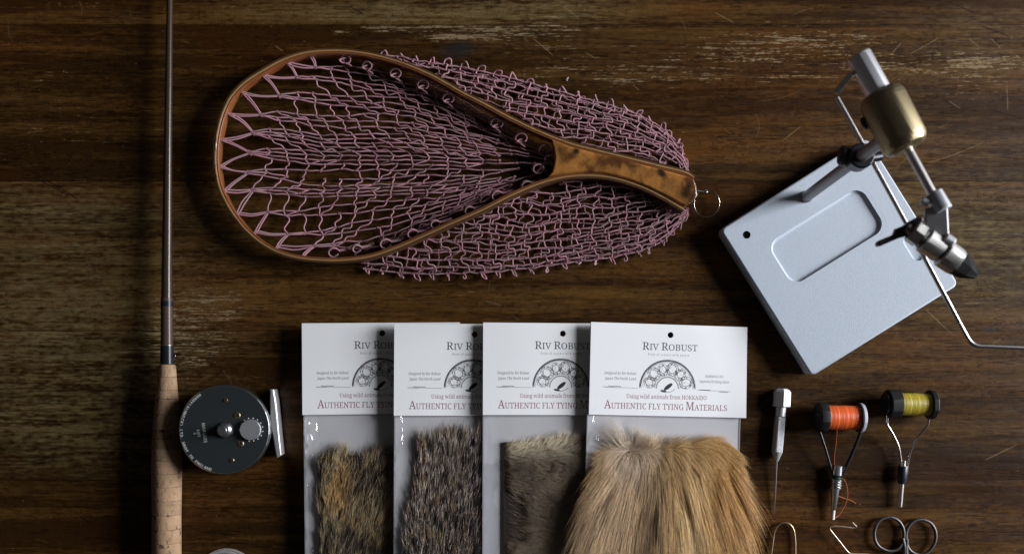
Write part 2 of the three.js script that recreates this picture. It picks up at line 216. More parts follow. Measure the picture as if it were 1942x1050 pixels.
// ---------------------------------------------------------------- fly reel
(function flyReel() {
  const t = thing('fly_reel', 'round black fishing reel with engraved lettering and silver foot beside the cork grip', 'fishing reel', P(433, 813, 0));
  const H = .0295, c = P(425.5, 813.8, H), R = L(85, H), base = V(c.x, 0, c.z);
  const ink = M({ color: rgb(.016, .017, .018), roughness: .42, metalness: .25 });
  part(t, 'back_plate', creased(turned(V(c.x, .001, c.z), V(c.x, 1, c.z), [[0, 0], [0, R * .93], [.0012, R * .985], [.0205, R * .985], [.021, R * .96], [.021, 0]], 96)), MP({ color: rgb(.012, .02, .012), roughness: .3, clearcoat: .5 }), 'dark green black back plate');
  part(t, 'spool_flange', creased(turned(V(c.x, .0222, c.z), V(c.x, 1, c.z), [[0, R * .9], [0, R * .985], [.0022, R], [.0066, R], [.0072, R * .992], [.0074, R * .98], [.0073, R * .90], [.0073, 0]], 128), 25), M({ color: rgb(.05, .052, .055), roughness: .3, metalness: .9 }));
  // engraved face
  const cv = document.createElement('canvas'); cv.width = cv.height = 1024; const x = cv.getContext('2d'), q = 512 / 85;
  x.fillStyle = '#25292a'; x.fillRect(0, 0, 1024, 1024); x.fillStyle = '#b9bab6'; x.textAlign = 'center'; x.textBaseline = 'middle';
  const word = 'HARDY(ALNWICK) LTD. MADE IN ENGLAND', a0 = 123, a1 = 253;
  x.font = 'bold 46px sans-serif';
  [...word].forEach((ch, i) => { const a = (a0 + (a1 - a0) * (i + .5) / word.length) * Math.PI / 180, r = 79.2 * q; x.save(); x.translate(512 + r * Math.cos(a), 512 - r * Math.sin(a)); x.rotate(Math.atan2(-Math.cos(a), -Math.sin(a)) + .12 * Math.sin(i * 2.3)); x.fillText(ch, 0, 0); x.restore(); });
  const line = (s, px, py, f) => { x.save(); x.translate(512 + (px - 425.5) * q, 512 + (py - 813.8) * q); x.rotate(Math.PI / 2 - .12); x.font = f; x.fillText(s, 0, 0); x.restore(); };
  x.fillStyle = '#9fa09c'; line('MARQUIS', 389, 819.5, 'bold 50px sans-serif'); line('LWT', 378.5, 820.5, 'bold 44px sans-serif'); line('5', 371.5, 821, 'bold 40px sans-serif');
  x.strokeStyle = '#9fa09c'; x.lineWidth = 3;
  x.fillStyle = '#d5d5d0'; for (let i = 0; i < 12; i++) { const a = (148 - i * 22.5) * Math.PI / 180; const px = 475.4 + 21.8 * Math.cos(a), py = 814 - 21.8 * Math.sin(a); x.beginPath(); x.arc(512 + (px - 425.5) * q, 512 + (py - 813.8) * q, 7, 0, 7); x.fill(); }
  const ft = new THREE.CanvasTexture(cv); ft.colorSpace = THREE.SRGBColorSpace;
  const fr = R * .963, fg = creased(turned(V(c.x, H - .0004, c.z), V(c.x, 1, c.z), [[0, fr], [.0008, fr], [.001, fr - .0004], [.001, 0]], 96), 25);
  part(t, 'face_plate', planarUV(fg, (X, y, Z) => [.5 + (X - c.x) / (2 * R), .5 - (Z - c.z) / (2 * R)]), MP({ map: ft, roughness: .5, metalness: .0, specularIntensity: .6 }));
  part(t, 'rim', creased(turned(V(c.x, H - .0035, c.z), V(c.x, 1, c.z), [[0, R * .99], [.0002, R * 1.004], [.0022, R * 1.004], [.0034, R * .992], [.0042, R * .972], [.0042, R * .962], [.0030, R * .958]], 128), 25), M({ color: rgb(.40, .41, .42), roughness: .35, metalness: 1 }), 'worn silver edge');
  const up = (px, py, prof, m, nm, lab) => { const p = P(px, py, H); return part(t, nm, creased(turned(V(p.x, H + .0003, p.z), V(p.x, 1, p.z), prof, 40), 28), m, lab); };
  up(427, 814.5, [[0, L(15.5, H)], [.0012, L(15.5, H)], [.0016, L(14, H)], [.0018, 0]], ink, 'spindle_ring');
  up(427, 814.5, [[.0018, L(14.2, H)], [.0024, L(14.2, H)], [.0034, L(13, H)], [.0048, L(9.5, H)], [.009, L(8.4, H)], [.0102, L(8.2, H)], [.0107, L(7.4, H)], [.0107, 0]], alu, 'spindle_cap');
  const dial = up(475.4, 814, [[0, L(19.4, H)], [.0005, L(19.6, H)], [.0042, L(19.6, H)], [.0048, L(18.6, H)], [.0048, 0]], M({ color: rgb(.36, .36, .37), metalness: .7, roughness: .5, bumpMap: dataTex(128, 128, () => { const v = 100 + 155 * rnd(); return [v, v, v]; }, false), bumpScale: .0002 }), 'handle_knob');
  planarUV(dial.geometry, (X, y, Z) => [X * 60, Z * 60]);
  for (const [px, py, r] of [[428.5, 758.5, 4], [449.5, 787, 6], [456, 840.5, 6], [440, 872, 4]]) {
    const rv = up(px, py, [[0, L(r, H)], [.0006, L(r, H)], [.001, L(r * .8, H)], [.001, L(r * .45, H)], [.0005, L(r * .4, H)], [.0005, 0]], brass, 'rivet');
    const p = P(px, py, H).sub(t.position); const s = new THREE.Mesh(turned(V(p.x, H + .00085, p.z), V(p.x, 1, p.z), [[0, L(r * .38, H)], [.0002, L(r * .36, H)], [.0002, 0]], 20), black); s.name = 'slot'; rv.add(s);
  }
  // foot: a narrow saddle standing on edge
  part(t, 'foot_pillar', prism(plan([[503, 788], [516, 786], [517, 826], [504, 827]], .012), .006, .0225, .0006), alu);
  part(t, 'foot', prism(plan([[514.2, 737.5], [521.5, 738.2], [525.5, 760], [528.5, 790], [531, 820], [535.6, 862], [527.5, 867], [525.5, 861], [519.5, 826], [516, 806], [514.5, 785], [514, 760]], .017), .0035, .0225, .0012), M({ color: rgb(.62, .63, .64), metalness: .8, roughness: .42 }), 'polished silver foot');
  for (let i = 0; i < 5; i++) { const a = (30 + i * 72) * Math.PI / 180; part(t, 'cage_pillar', rod(V(c.x + R * .9 * Math.cos(a), .020, c.z + R * .9 * Math.sin(a)), V(c.x + R * .9 * Math.cos(a), .0235, c.z + R * .9 * Math.sin(a)), .002), ink); }
  part(t, 'check_housing', creased(turned(V(c.x - R * .25, -.0062, c.z), V(c.x - R * .25, 1, c.z), [[0, 0], [0, R * .52], [.0008, R * .56], [.0074, R * .56]], 48)), ink);
  t.rotation.z = -.085; t.position.y = .0038; t.position.x -= .0017;
})();

// ---------------------------------------------------------------- landing net
(function landingNet() {
  const t = thing('landing_net', 'teardrop wooden landing net with burl handle and mauve knotted cord bag', 'landing net', P(1000, 310, 0));
  const HT = .0185, HB = .0065;
  const path = [[1319, 334], [1305, 324.5], [1249, 310], [1194, 296], [1138, 282.5], [1082, 268], [1027, 247], [971, 220.5], [916, 191], [879.5, 172.5], [818, 138], [766, 116.5], [715, 101.5], [663, 93], [612, 92], [573, 96.5], [534.5, 109], [496, 129.5], [457, 155.5], [431.5, 183.6], [415, 221], [406, 262], [403.5, 304], [406, 330], [413, 360], [431, 396], [457, 431.5], [488, 460], [524, 480.5], [560, 491], [601, 496], [650, 496.5], [702, 489.5], [753, 472.5], [805, 450], [856, 427], [915.6, 401], [971, 373], [1027, 350], [1068, 339.5], [1110, 336], [1152, 339], [1194, 349.5], [1235, 366], [1277, 389], [1296, 400.5]];
  const cps = new THREE.CatmullRomCurve3(path.map(([x, y]) => V(x, y, 0)), false, 'centripetal').getSpacedPoints(260);
  const nrm = cps.map((p, i) => { const a = cps[Math.max(0, i - 1)], b = cps[Math.min(260, i + 1)], dx = b.x - a.x, dy = b.y - a.y, l = Math.hypot(dx, dy); return [dy / l, -dx / l]; });
  const inner = (off) => cps.map((p, i) => [p.x + nrm[i][0] * off, p.y + nrm[i][1] * off]);
  // one bent strip of wood between two offsets of the hoop line
  function strip(o0, o1, h0, h1, bev) {
    const sec = [[o0 + bev, h0], [o1 - bev, h0], [o1, h0 + bev * S], [o1, h1 - bev * S], [o1 - bev * .35, h1 - bev * S * .3], [o1 - bev, h1], [o0 + bev, h1], [o0 + bev * .35, h1 - bev * S * .3], [o0, h1 - bev * S], [o0, h0 + bev * S]];
    const pos = [], idx = [], uv = [], m = sec.length; let run = 0;
    cps.forEach((p, i) => { if (i) run += cps[i].distanceTo(cps[i - 1]) * S; sec.forEach(([o, h], k) => { const q = P(p.x, p.y, HT); pos.push(q.x + nrm[i][0] * o * S * K(HT), h, q.z + nrm[i][1] * o * S * K(HT)); uv.push(run, k / m * .02); }); });
    for (let i = 0; i < cps.length - 1; i++) for (let k = 0; k < m; k++) { const a = i * m + k, b = i * m + (k + 1) % m; idx.push(a, a + m, b, b, a + m, b + m); }
    for (const e of [0, cps.length - 1]) for (let k = 1; k < m - 1; k++) e ? idx.push(e * m, e * m + k, e * m + k + 1) : idx.push(0, k + 1, k);
    const g = new THREE.BufferGeometry(); g.setAttribute('position', new THREE.Float32BufferAttribute(pos, 3)); g.setAttribute('uv', new THREE.Float32BufferAttribute(uv, 2)); g.setIndex(idx); g.computeVertexNormals(); return creased(g, 42);
  }
  const grain = (c, a, s) => { const m = dataTex(512, 64, (x, y) => { const n = fbm(x * .012 + s, y * .3 + s, 4), f = noise(x * .08, y * 1.1 + s), v = 1 + a * (n - .5) * 2 + .25 * a * (f - .5); return c.map((k) => toS(k * v)); }, true); m.repeat.set(6, 50); return m; };
  const varnish = (c, a, s) => MP({ map: grain(c, a, s), roughness: .38, clearcoat: .9, clearcoatRoughness: .14 });
  part(t, 'outer_strip', strip(-1.6, 1.8, HB, HT - .0004, .8), varnish([.085, .038, .013], .4, 3), 'dark outer strip of wood');
  part(t, 'middle_strip', strip(1.85, 5.4, HB, HT, .7), varnish([.33, .19, .075], .3, 11), 'pale middle strip of wood');
  part(t, 'inner_strip', strip(5.45, 9.2, HB, HT - .0005, 1.0), varnish([.19, .062, .018], .35, 23), 'reddish inner strip of wood');
  // burl handle
  const iU = [[1046, 264], [1082, 278], [1138, 292.3], [1194, 305.8], [1249, 319.8], [1304, 334]], iL = [[1290, 386], [1272, 376.5], [1231, 355.5], [1191, 340], [1151, 329.5], [1110, 326.5], [1068, 330], [1040, 335.5]];
  const end = [[1316, 339], [1321, 352], [1322.5, 371], [1318, 379], [1300, 391]], throat = [[1047, 325], [1051, 312], [1052, 298], [1050, 282]];
  const burlTex = dataTex(640, 256, (x, y) => {
    const wx = x + 34 * (fbm(x * .02, y * .02, 3) - .5), wy = y + 34 * (fbm(x * .02 + 40, y * .02, 3) - .5), n = fbm(wx * .016, wy * .02, 5), m = fbm(wx * .035 + 8, wy * .04 + 3, 4), f = fbm(x * .12, y * .12, 3), PX = 1030 + x / 2, PY = 245 + y / 2 * 1.28;
    let g = ss(.34, .66, n * .6 + m * .4); let c = [lerp(.10, .40, g), lerp(.034, .172, g), lerp(.008, .036, g)].map((v) => v * (.78 + .44 * f));
    let d = 0; for (const [a, b, r, k] of [[1063, 284, 10, .8], [1092, 287, 8, 1], [1084, 296, 7, .6], [1252, 325, 8, 1], [1257, 331, 6, .9], [1299, 366, 14, 1], [1306, 352, 7, .6], [1172, 300, 14, .55], [1066, 300, 10, .5], [1200, 318, 16, .35], [1140, 300, 12, .3], [1312, 380, 7, .6]]) d += k * Math.exp(-(((PX - a) / r) ** 2 + ((PY - b) / r) ** 2) * (1.2 + 1.6 * (m - .5)));
    d = clamp(d * (1.3 * m + .45)); c = [lerp(c[0], .03, d), lerp(c[1], .012, d), lerp(c[2], .004, d)]; return c.map(toS);
  }, true);
  const burlMat = MP({ map: burlTex, roughness: .34, clearcoat: 1, clearcoatRoughness: .1 });
  const hg = prism(plan([...iU, ...end, ...iL, ...throat], HT), HB - .0005, HT + .0012, .0016, [], 5);
  part(t, 'handle', planarUV(hg, (X, y, Z) => [((X / S / K(HT) + CX) - 1030) / 320, ((Z / S / K(HT) + CY) - 245) / (128 * 1.28)]), burlMat, 'glossy mottled burl handle');
  // split ring on a small eye at the end of the handle
  const e0 = P(1322, 361, .012), e1 = P(1333, 363, .011);
  const eye = part(t, 'screw_eye', merge(rod(e0, e1, .0007), new THREE.TorusGeometry(.0022, .0006, 10, 24).rotateX(0.3).translate(e1.x + .0022, e1.y, e1.z)), steel);
  const rc = P(1340.5, 385.5, .006); const ring = new Tubes(), rp = []; for (let i = 0; i <= 150; i++) { const a = i / 150 * 4.1 * Math.PI - 1.2; rp.push(V(rc.x + (.0114 + .00022 * Math.sin(a * .5)) * Math.cos(a), rc.y + .0015 * Math.cos(a + .8) + .0009 * (i / 150 - .5), rc.z + .0122 * Math.sin(a))); } ring.add(rp, .00045, [1, 1, 1], 8); const rg = ring.geo(); rg.deleteAttribute('color');
  part(t, 'split_ring', rg, M({ color: rgb(.62, .58, .52), metalness: 1, roughness: .22 }));

  // ---- cord bag
  const cordMat = M({ vertexColors: true, roughness: .88 });
  const tint = () => { const v = rr(.82, 1.12), p = rr(-.03, .03); return [(.365 + p) * v, (.194 - p * .4) * v, (.220 + p * .2) * v]; };
  const r1 = .00074;
  const inPoly = (poly, x, y) => { let c = false; for (let i = 0, j = poly.length - 1; i < poly.length; j = i++) { const [xi, yi] = poly[i], [xj, yj] = poly[j]; if ((yi > y) !== (yj > y) && x < (xj - xi) * (y - yi) / (yj - yi) + xi) c = !c; } return c; };
  const hoopIn = inner(12), hoopMid = inner(3);
  seed = 1234;
  // S-shaped slack strand between two knots
  function strand(T, a, b, slack, r = r1, col = tint()) {
    const d = b.clone().sub(a), l = d.length(), n = V(-d.z, 0, d.x).normalize(), k = slack * l, up = rr(.0002, .0011);
    T.add(curve([a, a.clone().addScaledVector(d, .28).addScaledVector(n, k).add(V(0, up, 0)), a.clone().addScaledVector(d, .72).addScaledVector(n, -k * rr(.2, .9)).add(V(0, up * .6, 0)), b], 8), r, col, 6);
  }
  const knot = (T, p, r = .00132) => { T.ball(V(p.x, p.y + .0002, p.z), r * rr(.85, 1.15), tint()); };
  // what hangs inside the hoop
  const inT = new Tubes();
  const holes = [[590, 107], [545, 118], [498, 142], [461, 176], [436, 217], [421, 265], [416, 316], [424, 362], [449, 405], [484, 440], [525, 468], [575, 484]];
  const Ks = [[598, 128], [563, 147], [530, 182], [495, 218], [480, 252], [474, 290], [471, 327], [480, 360], [508, 402], [546, 444], [596, 466]];
  const yT = lut([[560, 124], [620, 124], [700, 132], [800, 155], [880, 195], [960, 238], [1020, 276], [1048, 298]]), yB = lut([[560, 474], [620, 478], [700, 470], [800, 432], [880, 398], [960, 362], [1020, 338], [1048, 322]]);
  const b1T = lut([[440, 250], [520, 250], [600, 258], [760, 252], [860, 262], [960, 284], [1048, 300]]), b1B = lut([[440, 330], [520, 326], [650, 316], [800, 318], [900, 322], [1000, 312], [1048, 311]]);
  const b2T = lut([[440, 340], [540, 357], [650, 350], [800, 346], [940, 332], [1048, 314]]), b2B = lut([[440, 364], [560, 378], [700, 372], [850, 366], [960, 346], [1048, 320]]);
  const PER = [2, 2, 3, 3, 4, 4, 3, 3, 2, 2, 2], OWN = PER.flatMap((n, k) => Array.from({ length: n }, (_, i) => [k, i - (n - 1) / 2])), N = OWN.length, fieldY = (f, x) => { const s = [[0, yT(x)], [.34, b1T(x)], [.61, b1B(x)], [.68, b2T(x)], [.80, b2B(x)], [1, yB(x)]]; for (let i = 1; i < s.length; i++) if (f <= s[i][0]) return lerp(s[i - 1][1], s[i][1], (f - s[i - 1][0]) / (s[i][0] - s[i - 1][0])); return s[5][1]; };
  const G = [];
  for (let j = 0; j < N; j++) {
    const [own, sub] = OWN[j], [kx, ky] = Ks[own], f = j / (N - 1), row = []; const ph = rr(-4, 4);
    const cols = Math.max(4, Math.round((1044 - kx) / 33));
    for (let i = 0; i <= cols; i++) {
      const x = kx + (1044 - kx) * i / cols + (i ? ((j % 2) ? 3 : -3) + (f > .34 && f < .61 ? rr(-2.5, 2.5) : rr(-6, 6)) + 7 * Math.sin(j * .45) * ss(0, 3, i) : sub * 1.5), w = ss(0, 170, x - kx);
      const dense = (f > .33 && f < .62) || (f > .67 && f < .81);
      const y = i === 0 ? ky + sub * 2.2 : lerp(ky + sub * 6, fieldY(f, x), w) + rr(-1, 1) * (dense ? .8 : 2.6) + (dense ? .8 : 2) * Math.sin(x * .02 + j * .4);
      const h = i === 0 ? .0085 : lerp(.0068, .0022 + (dense ? .0038 * rnd() : .0008 * rnd()) + .002 * ss(900, 1040, x), ss(0, 110, x - kx));
      row.push({ p: P(x, y, h), x, y, ok: i === 0 || (inPoly(hoopIn, x, y) && (x < 915 || (j * 7) % 11 < 8) && (x < 960 || j % 2 === 0) && (x < 1005 || j % 4 === 0)) });
    }
    G.push(row);
  }
  for (let j = 0; j < N; j++) for (let i = 0; i < G[j].length; i++) {
    const a = G[j][i]; if (!a.ok) continue; knot(inT, a.p);
    const b = G[j][i + 1]; if (b?.ok && !(j === 19 && i > 1 && i < 5)) strand(inT, a.p, b.p, rr(-.035, .035));
    const near = G[j + 1]?.filter((q) => q.ok).reduce((m, q) => { const e = Math.abs(q.x - a.x - (j < N / 2 ? 13 : -10)); return e < m[0] ? [e, q] : m; }, [26, null])[1];
    if (near && i > 0 && !(j === 18 && i > 3 && i < 6)) { const dy = Math.abs(near.y - a.y); if (dy > 1.2) strand(inT, a.p, near.p, dy > 9 ? rr(.07, .19) * (j < N / 2 ? 1 : -1) : 0, r1 * .95); }
  }
  part(t, 'net_mesh', inT.geo(), cordMat);
  // doubled cords lacing the mesh to the hoop
  holes.forEach(([x, y], k) => {
    const T = new Tubes(), hp = P(x, y, .0125), out = P(x + (x - 620) * .03, y + (y - 300) * .03, .0125);
    for (const e of [k - 1, k]) { const q = Ks[e]; if (!q) continue; const kp = P(q[0], q[1], .0085);
      for (const s of [-1, 1]) { const d = kp.clone().sub(hp), n = V(-d.z, 0, d.x).normalize(), bow = (e === k ? -1 : 1) * (k < 6 ? 1 : -1) * rr(.015, .075) * d.length();
        const o = n.clone().multiplyScalar(s * r1 * 1.05); T.add(curve([out.clone(), hp.clone().add(o), hp.clone().lerp(kp, .45).add(o).addScaledVector(n, bow), kp.clone().addScaledVector(o, .5)], 16), r1 * 1.05, tint(), 7); }
      T.ball(kp, .0016, tint()); }
    part(t, 'lacing_cord', T.geo(), cordMat);
  });
  // curled lashings along the rest of the hoop
  const curls = [[632, 478, 1, .5], [676, 471, 1, .5], [731, 462, 1, .6], [782, 443, 1, .6], [825, 425, 1, .7], [890, 399, 1, .7], [943, 371, 1, .7], [999, 352, 1, .9], [653, 112, -1, 2.6], [694, 124, -1, 2.9], [748, 138, -1, 3.0], [800, 160, -1, 3.1], [848, 186, -1, 3.1], [940, 233, -1, 3.2], [986, 261, -1, 3.2], [1031, 283, -1, 4.2], [1044, 303, 1, 4.6], [1020, 319, 1, 1.2]];
  for (const [x, y, s, a0] of curls) {
    const T = new Tubes(), c = P(x, y, .011), R = rr(.0038, .0050), pts = [];
    for (let i = 0; i <= 20; i++) { const a = a0 + s * i / 20 * 5.4; pts.push(V(c.x + R * Math.cos(a) * 1.1, .0088 + .005 * i / 20 + .002 * Math.sin(a), c.z - R * Math.sin(a) * .85)); }
    const last = pts[20], first = pts[0], dir = s > 0 ? [-.006, .0042] : [.010, .007];
    const tail = V(first.x + (s > 0 ? .011 : .009), .0066, first.z + (s > 0 ? -.004 : .006)); T.add(curve([tail, ...pts, V(last.x + dir[0], .0100, last.z + dir[1] * (s > 0 ? 1 : -.5))], 40), r1 * 1.08, tint(), 7);
    T.add(curve([tail.clone().add(V(.001, .0012, .0015)), ...pts.slice(0, 16).map((p) => p.clone().add(V(.0009, .0013, .0008)))], 30), r1, tint(), 6);
    part(t, 'lacing_cord', T.geo(), cordMat);
  }
  // ---- the part of the bag that lies outside the hoop, two layers folded at the outline
  const oT = lut([[690, 108], [740, 104], [774, 111], [800, 117], [860, 125], [930, 139], [993, 155], [1066, 175], [1127, 192], [1163, 202], [1198, 212], [1230, 227], [1260, 246], [1283, 267], [1299, 293], [1306, 316]]);
  const oB = lut([[660, 506], [700, 510], [740, 516], [805, 520], [880, 518], [952, 514], [1021, 506], [1088, 497], [1155, 489], [1219, 475], [1255, 457], [1277, 439], [1297, 418], [1306, 402]]);
  const cell = 31, C0 = 664, cols = Math.round((1303 - C0) / cell), rows = 20;
  const spread = (f) => f < .5 ? .5 * Math.pow(2 * f, 1.3) : 1 - .5 * Math.pow(2 - 2 * f, 1.3);
  const rib = lut([[660, 300], [1050, 300], [1180, 320], [1310, 362]]), both = () => { const a = new Tubes(), b = new Tubes(); return { a, b, of: (p) => p.y < rib(p.x) ? a : b }; };
  function layer(T, dx, bulge, lift, jit) {
    const g = [];
    for (let j = 0; j <= rows; j++) { const row = []; const f0 = j / rows; for (let i = 0; i <= cols; i++) {
      const x0 = C0 + i * cell + dx + (j % 2 ? 6 : -6) + 6 * Math.sin(j * .5 + lift * 2000), pull = 26 * ss(1150, 1300, x0) * Math.pow(Math.abs(2 * f0 - 1), 2), x = Math.min(1304, x0 - pull + rr(-jit, jit));
      const fw = clamp(f0 + (.03 * Math.sin(x * .013 + lift * 900) + .012 * Math.sin(x * .05 + j)) * Math.sin(f0 * Math.PI)), y = lerp(oT(x), oB(x), spread(fw)) + (j && j < rows ? rr(-jit, jit) * .6 : 0);
      const e = Math.min(f0, 1 - f0) * 2; row.push({ p: P(x, y, .0011 + lift + bulge * Math.sqrt(clamp(e * 2.4)) * rr(.75, 1)), x, y, ok: x > 668 && !inPoly(hoopMid, x, y) && !inPoly(handleIn, x, y) }); } g.push(row); }
    for (let j = 0; j <= rows; j++) for (let i = 0; i <= cols; i++) { const a = g[j][i]; if (!a.ok) continue; const Q = T.of(a); knot(Q, a.p);
      const b = g[j][i + 1]; if (b?.ok && T.of(b) === Q) strand(Q, a.p, b.p, rr(-.06, .06));
      const d = g[j + 1]?.[i]; if (d?.ok && T.of(d) === Q) strand(Q, a.p, d.p, rr(.12, .34) * (rnd() < .25 ? -1 : 1) * (j < 10 ? 1 : -1), r1 * .97); }
    return g;
  }
  const handleIn = [...iU, ...end, ...iL, ...throat];
  const lowT = both(), upT = both(), lo = layer(lowT, 11, .0006, 0, 3.6), hi = layer(upT, 0, .0064, .0016, 3.2);
  // folds at the outline: small loops that turn from the upper layer to the lower
  for (const [j, s] of [[0, -1], [rows, 1]]) for (let i = 0; i <= cols; i++) { const a = hi[j][i], b = lo[j][i]; if (!a.ok || !b.ok) continue; const o = rr(5, 13) * s, m = P((a.x + b.x) / 2 + rr(-3, 10), (a.y + b.y) / 2 + o, .0034 + rr(0, .002)); upT.of(a).add(curve([a.p, P(a.x + 4, a.y + o * .8, .0036), m, b.p], 12), r1 * 1.05, tint(), 6); }
  for (const T of [lowT.a, lowT.b, upT.a, upT.b]) part(t, 'net_mesh', T.geo(), cordMat);
})();

// ---------------------------------------------------------------- tying vise
(function vise() {
  const t = thing('tying_vise', 'tall metal clamp vise with square grey pedestal base, brass barrel and black jaws', 'vise', P(1593, 487, 0));
  const HT = .018, c0 = P(1593, 487, HT), ang = Math.atan2(-173, 277), ca = Math.cos(ang), sa = Math.sin(ang), q = S * K(HT);
  const B = (u, v) => [c0.x + (u * ca - v * sa) * q, c0.z + (u * sa + v * ca) * q];
  const BP = (l) => l.map(([u, v]) => B(u, v)), half = 164.5;
  const coat = dataTex(256, 256, () => { const v = 70 + 185 * rnd(); return [v, v, v]; }, false), coatC = dataTex(256, 256, (x, y) => { const n = .82 + .36 * hash(x + 11, y + 5); return [toS(.50 * n), toS(.565 * n), toS(.64 * n)]; }, true);
  const powder = M({ map: coatC, bumpMap: coat, bumpScale: .00024, roughness: .52 });
  const uvm = (g) => planarUV(g, (X, y, Z) => [(X + y * .7) * 23, (Z - y * .6) * 23]);
  // base plate: top face with two shallow rounded pans and a drilled hole, built from a bevelled slab with real depressions
  const pan1 = roundRect(-108, -97, 108, 4, 27), pan2 = roundRect(113, 30, 150, 90, 16);
  const hole = Array.from({ length: 24 }, (_, i) => [-127.5 + 10.6 * Math.cos(i / 24 * 2 * Math.PI), -129 + 10.6 * Math.sin(i / 24 * 2 * Math.PI)]);
  const outline = roundRect(-half, -half, half, half, 12, 10), lo = .0150;
  const slabLow = prism(BP(roundRect(-half + 4, -half + 4, half - 4, half - 4, 10)), .0014, lo, .0004);
  part(t, 'base_floor', uvm(slabLow), powder);
  const sh = prism(BP(outline), .0009, HT, .0015, [BP(pan1), BP(pan2), BP(hole)], 5);
  function dish(u0, v0, u1, v1, r) { const lev = [[-3.8, .00004], [-2.4, -.00004], [-.6, -.0003], [1.4, -.0009], [3.8, -.0017], [6.0, -.0023], [7.6, -.00255], [9.2, -.0026]], rings = lev.map(([o, h]) => BP(roundRect(u0 + o, v0 + o, u1 - o, v1 - o, Math.max(2, r - o), 10)).map(([x, z]) => [x, HT + h, z])), m = rings[0].length, pos = rings.flat(2), idx = [];
    for (let k = 0; k < rings.length - 1; k++) for (let i = 0; i < m; i++) { const a = k * m + i, b = k * m + (i + 1) % m; idx.push(a, a + m, b, b, a + m, b + m); }
    const c = BP([[(u0 + u1) / 2, (v0 + v1) / 2]])[0]; pos.push(c[0], HT - .0026, c[1]); const l0 = (rings.length - 1) * m; for (let i = 0; i < m; i++) idx.push(l0 + i, rings.length * m, l0 + (i + 1) % m);
    const g = new THREE.BufferGeometry(); g.setAttribute('position', new THREE.Float32BufferAttribute(pos, 3)); g.setIndex(idx); g.computeVertexNormals(); const n = g.attributes.normal; if (n.getY(rings.length * m) < 0) { idx.reverse(); g.setIndex(idx); g.computeVertexNormals(); } return g; }
  part(t, 'shallow_pan', uvm(dish(-108, -97, 108, 4, 27)), powder); part(t, 'shallow_pan', uvm(dish(113, 30, 150, 90, 16)), powder);
  part(t, 'base', uvm(sh), powder, 'powder coated pale grey square base with shallow pan');
  const hc = B(-127.5, -129); part(t, 'hole_dark_disc', turned(V(hc[0], lo + .0002, hc[1]), V(hc[0], 1, hc[1]), [[0, L(11.4, HT)], [.0004, L(11.2, HT)], [.0004, 0]], 32), M({ color: rgb(.004, .004, .004), roughness: .9 }), 'black disc for the dark inside the drilled hole');  // black disc at the bottom paints the dark depth of the hole
  for (const [u, v] of [[-130, 130], [130, 130], [130, -130], [-130, -130]]) { const f = B(u, v); part(t, 'rubber_foot', turned(V(f[0], 0, f[1]), V(f[0], 1, f[1]), [[0, 0], [0, .006], [.0009, .006], [.0009, 0]], 20), black); }
  // post
  const p0 = P(1530, 373, HT), p1 = P(1703, 244, .2);
  part(t, 'post', rod(p0.clone().add(V(0, -.001, 0)), p1, .0048, .0048, .0005), M({ color: rgb(.34, .32, .325), metalness: .4, roughness: .45 }));
  part(t, 'post_collar', turned(p0, p1, [[0, .0052], [.0012, .0054], [.0022, .0050], [.0024, .0047]], 32), steelDark);
  // clamp with the thin thread rest
  const onPost = (k) => p0.clone().lerp(p1, k), pc = onPost(.64), axis = p1.clone().sub(p0).normalize();
  const hC = pc.y, kn = P(1611, 297, hC - .004), kn2 = P(1672, 291, hC - .004);
  const clampB = part(t, 'rest_clamp', merge(creased(turned(pc.clone().addScaledVector(axis, -.006), pc.clone().addScaledVector(axis, 1), [[0, .0049], [0, .0085], [.0012, .0098], [.0108, .0098], [.012, .0085], [.012, .0049]], 40)), rod(pc.clone().add(V(.004, -.001, .001)), kn2.clone().add(V(0, 0, .002)), .0042, .0036, .001)), blackGloss, 'black moulded clamp on the post');
  const knob = part(t, 'clamp_knob', creased(turned(pc.clone().add(V(-.004, -.002, -.001)), kn.clone().add(V(-.02, -.004, -.004)), [[0, .004], [.0026, .004], [.0032, .0058], [.0046, .0073], [.0070, .0078], [.0092, .0072], [.0106, .0052], [.0112, .002], [.0113, 0]], 28), 25), black);
  const hr = hC - .009, rest = [P(1588, 185, hr + .004), P(1650, 296, hr + .002), P(1722, 428, hr), P(1795, 565, hr), P(1833, 636, hr), P(1838, 644, hr), P(1845, 651, hr), P(1855, 655, hr), P(1875, 656, hr), P(1945, 659, hr), P(2020, 662, hr), P(2032, 650, hr + .004)];
  part(t, 'thread_rest', wire([rest[0], rest[1], rest[2], rest[3], rest[4], ...rest.slice(5)], .00185, 120, 16), M({ color: rgb(.50, .47, .46), metalness: 1, roughness: .3 }));
  // rotary head
  const HH = .2, A = (x, y, h = HH) => P(x, y, h), q2 = L(1, HH);
  const h0 = A(1667, 175, .199), h1 = A(1723, 283, .203), hl = h0.distanceTo(h1), br = 42.5 * q2;
  part(t, 'head_barrel', creased(turned(h0, h1, [[0, 0], [0, br * .70], [.0006, br * .78], [.0022, br * .90], [.005, br * .98], [.008, br], [hl - .0085, br], [hl - .0055, br * .975], [hl - .0025, br * .885], [hl - .0007, br * .74], [hl, br * .62], [hl, 0]], 64), 20), brass, 'brass barrel at the top of the post');
  const s0 = A(1627, 103, .1985), sl = s0.distanceTo(h0) + .004, sr = 23.3 * q2;
  part(t, 'rotary_cylinder', creased(turned(s0, h0, [[0, 0], [0, sr * .82], [.0004, sr * .91], [.0013, sr * .98], [.0022, sr], [sl, sr], [sl, 0]], 56), 22), M({ color: rgb(.86, .86, .88), metalness: 1, roughness: .43 }), 'brushed silver cylinder');
  part(t, 'crank_pin', rod(A(1617, 138, .199), A(1586, 175, .188), .0021, .0021, .0003), alu);
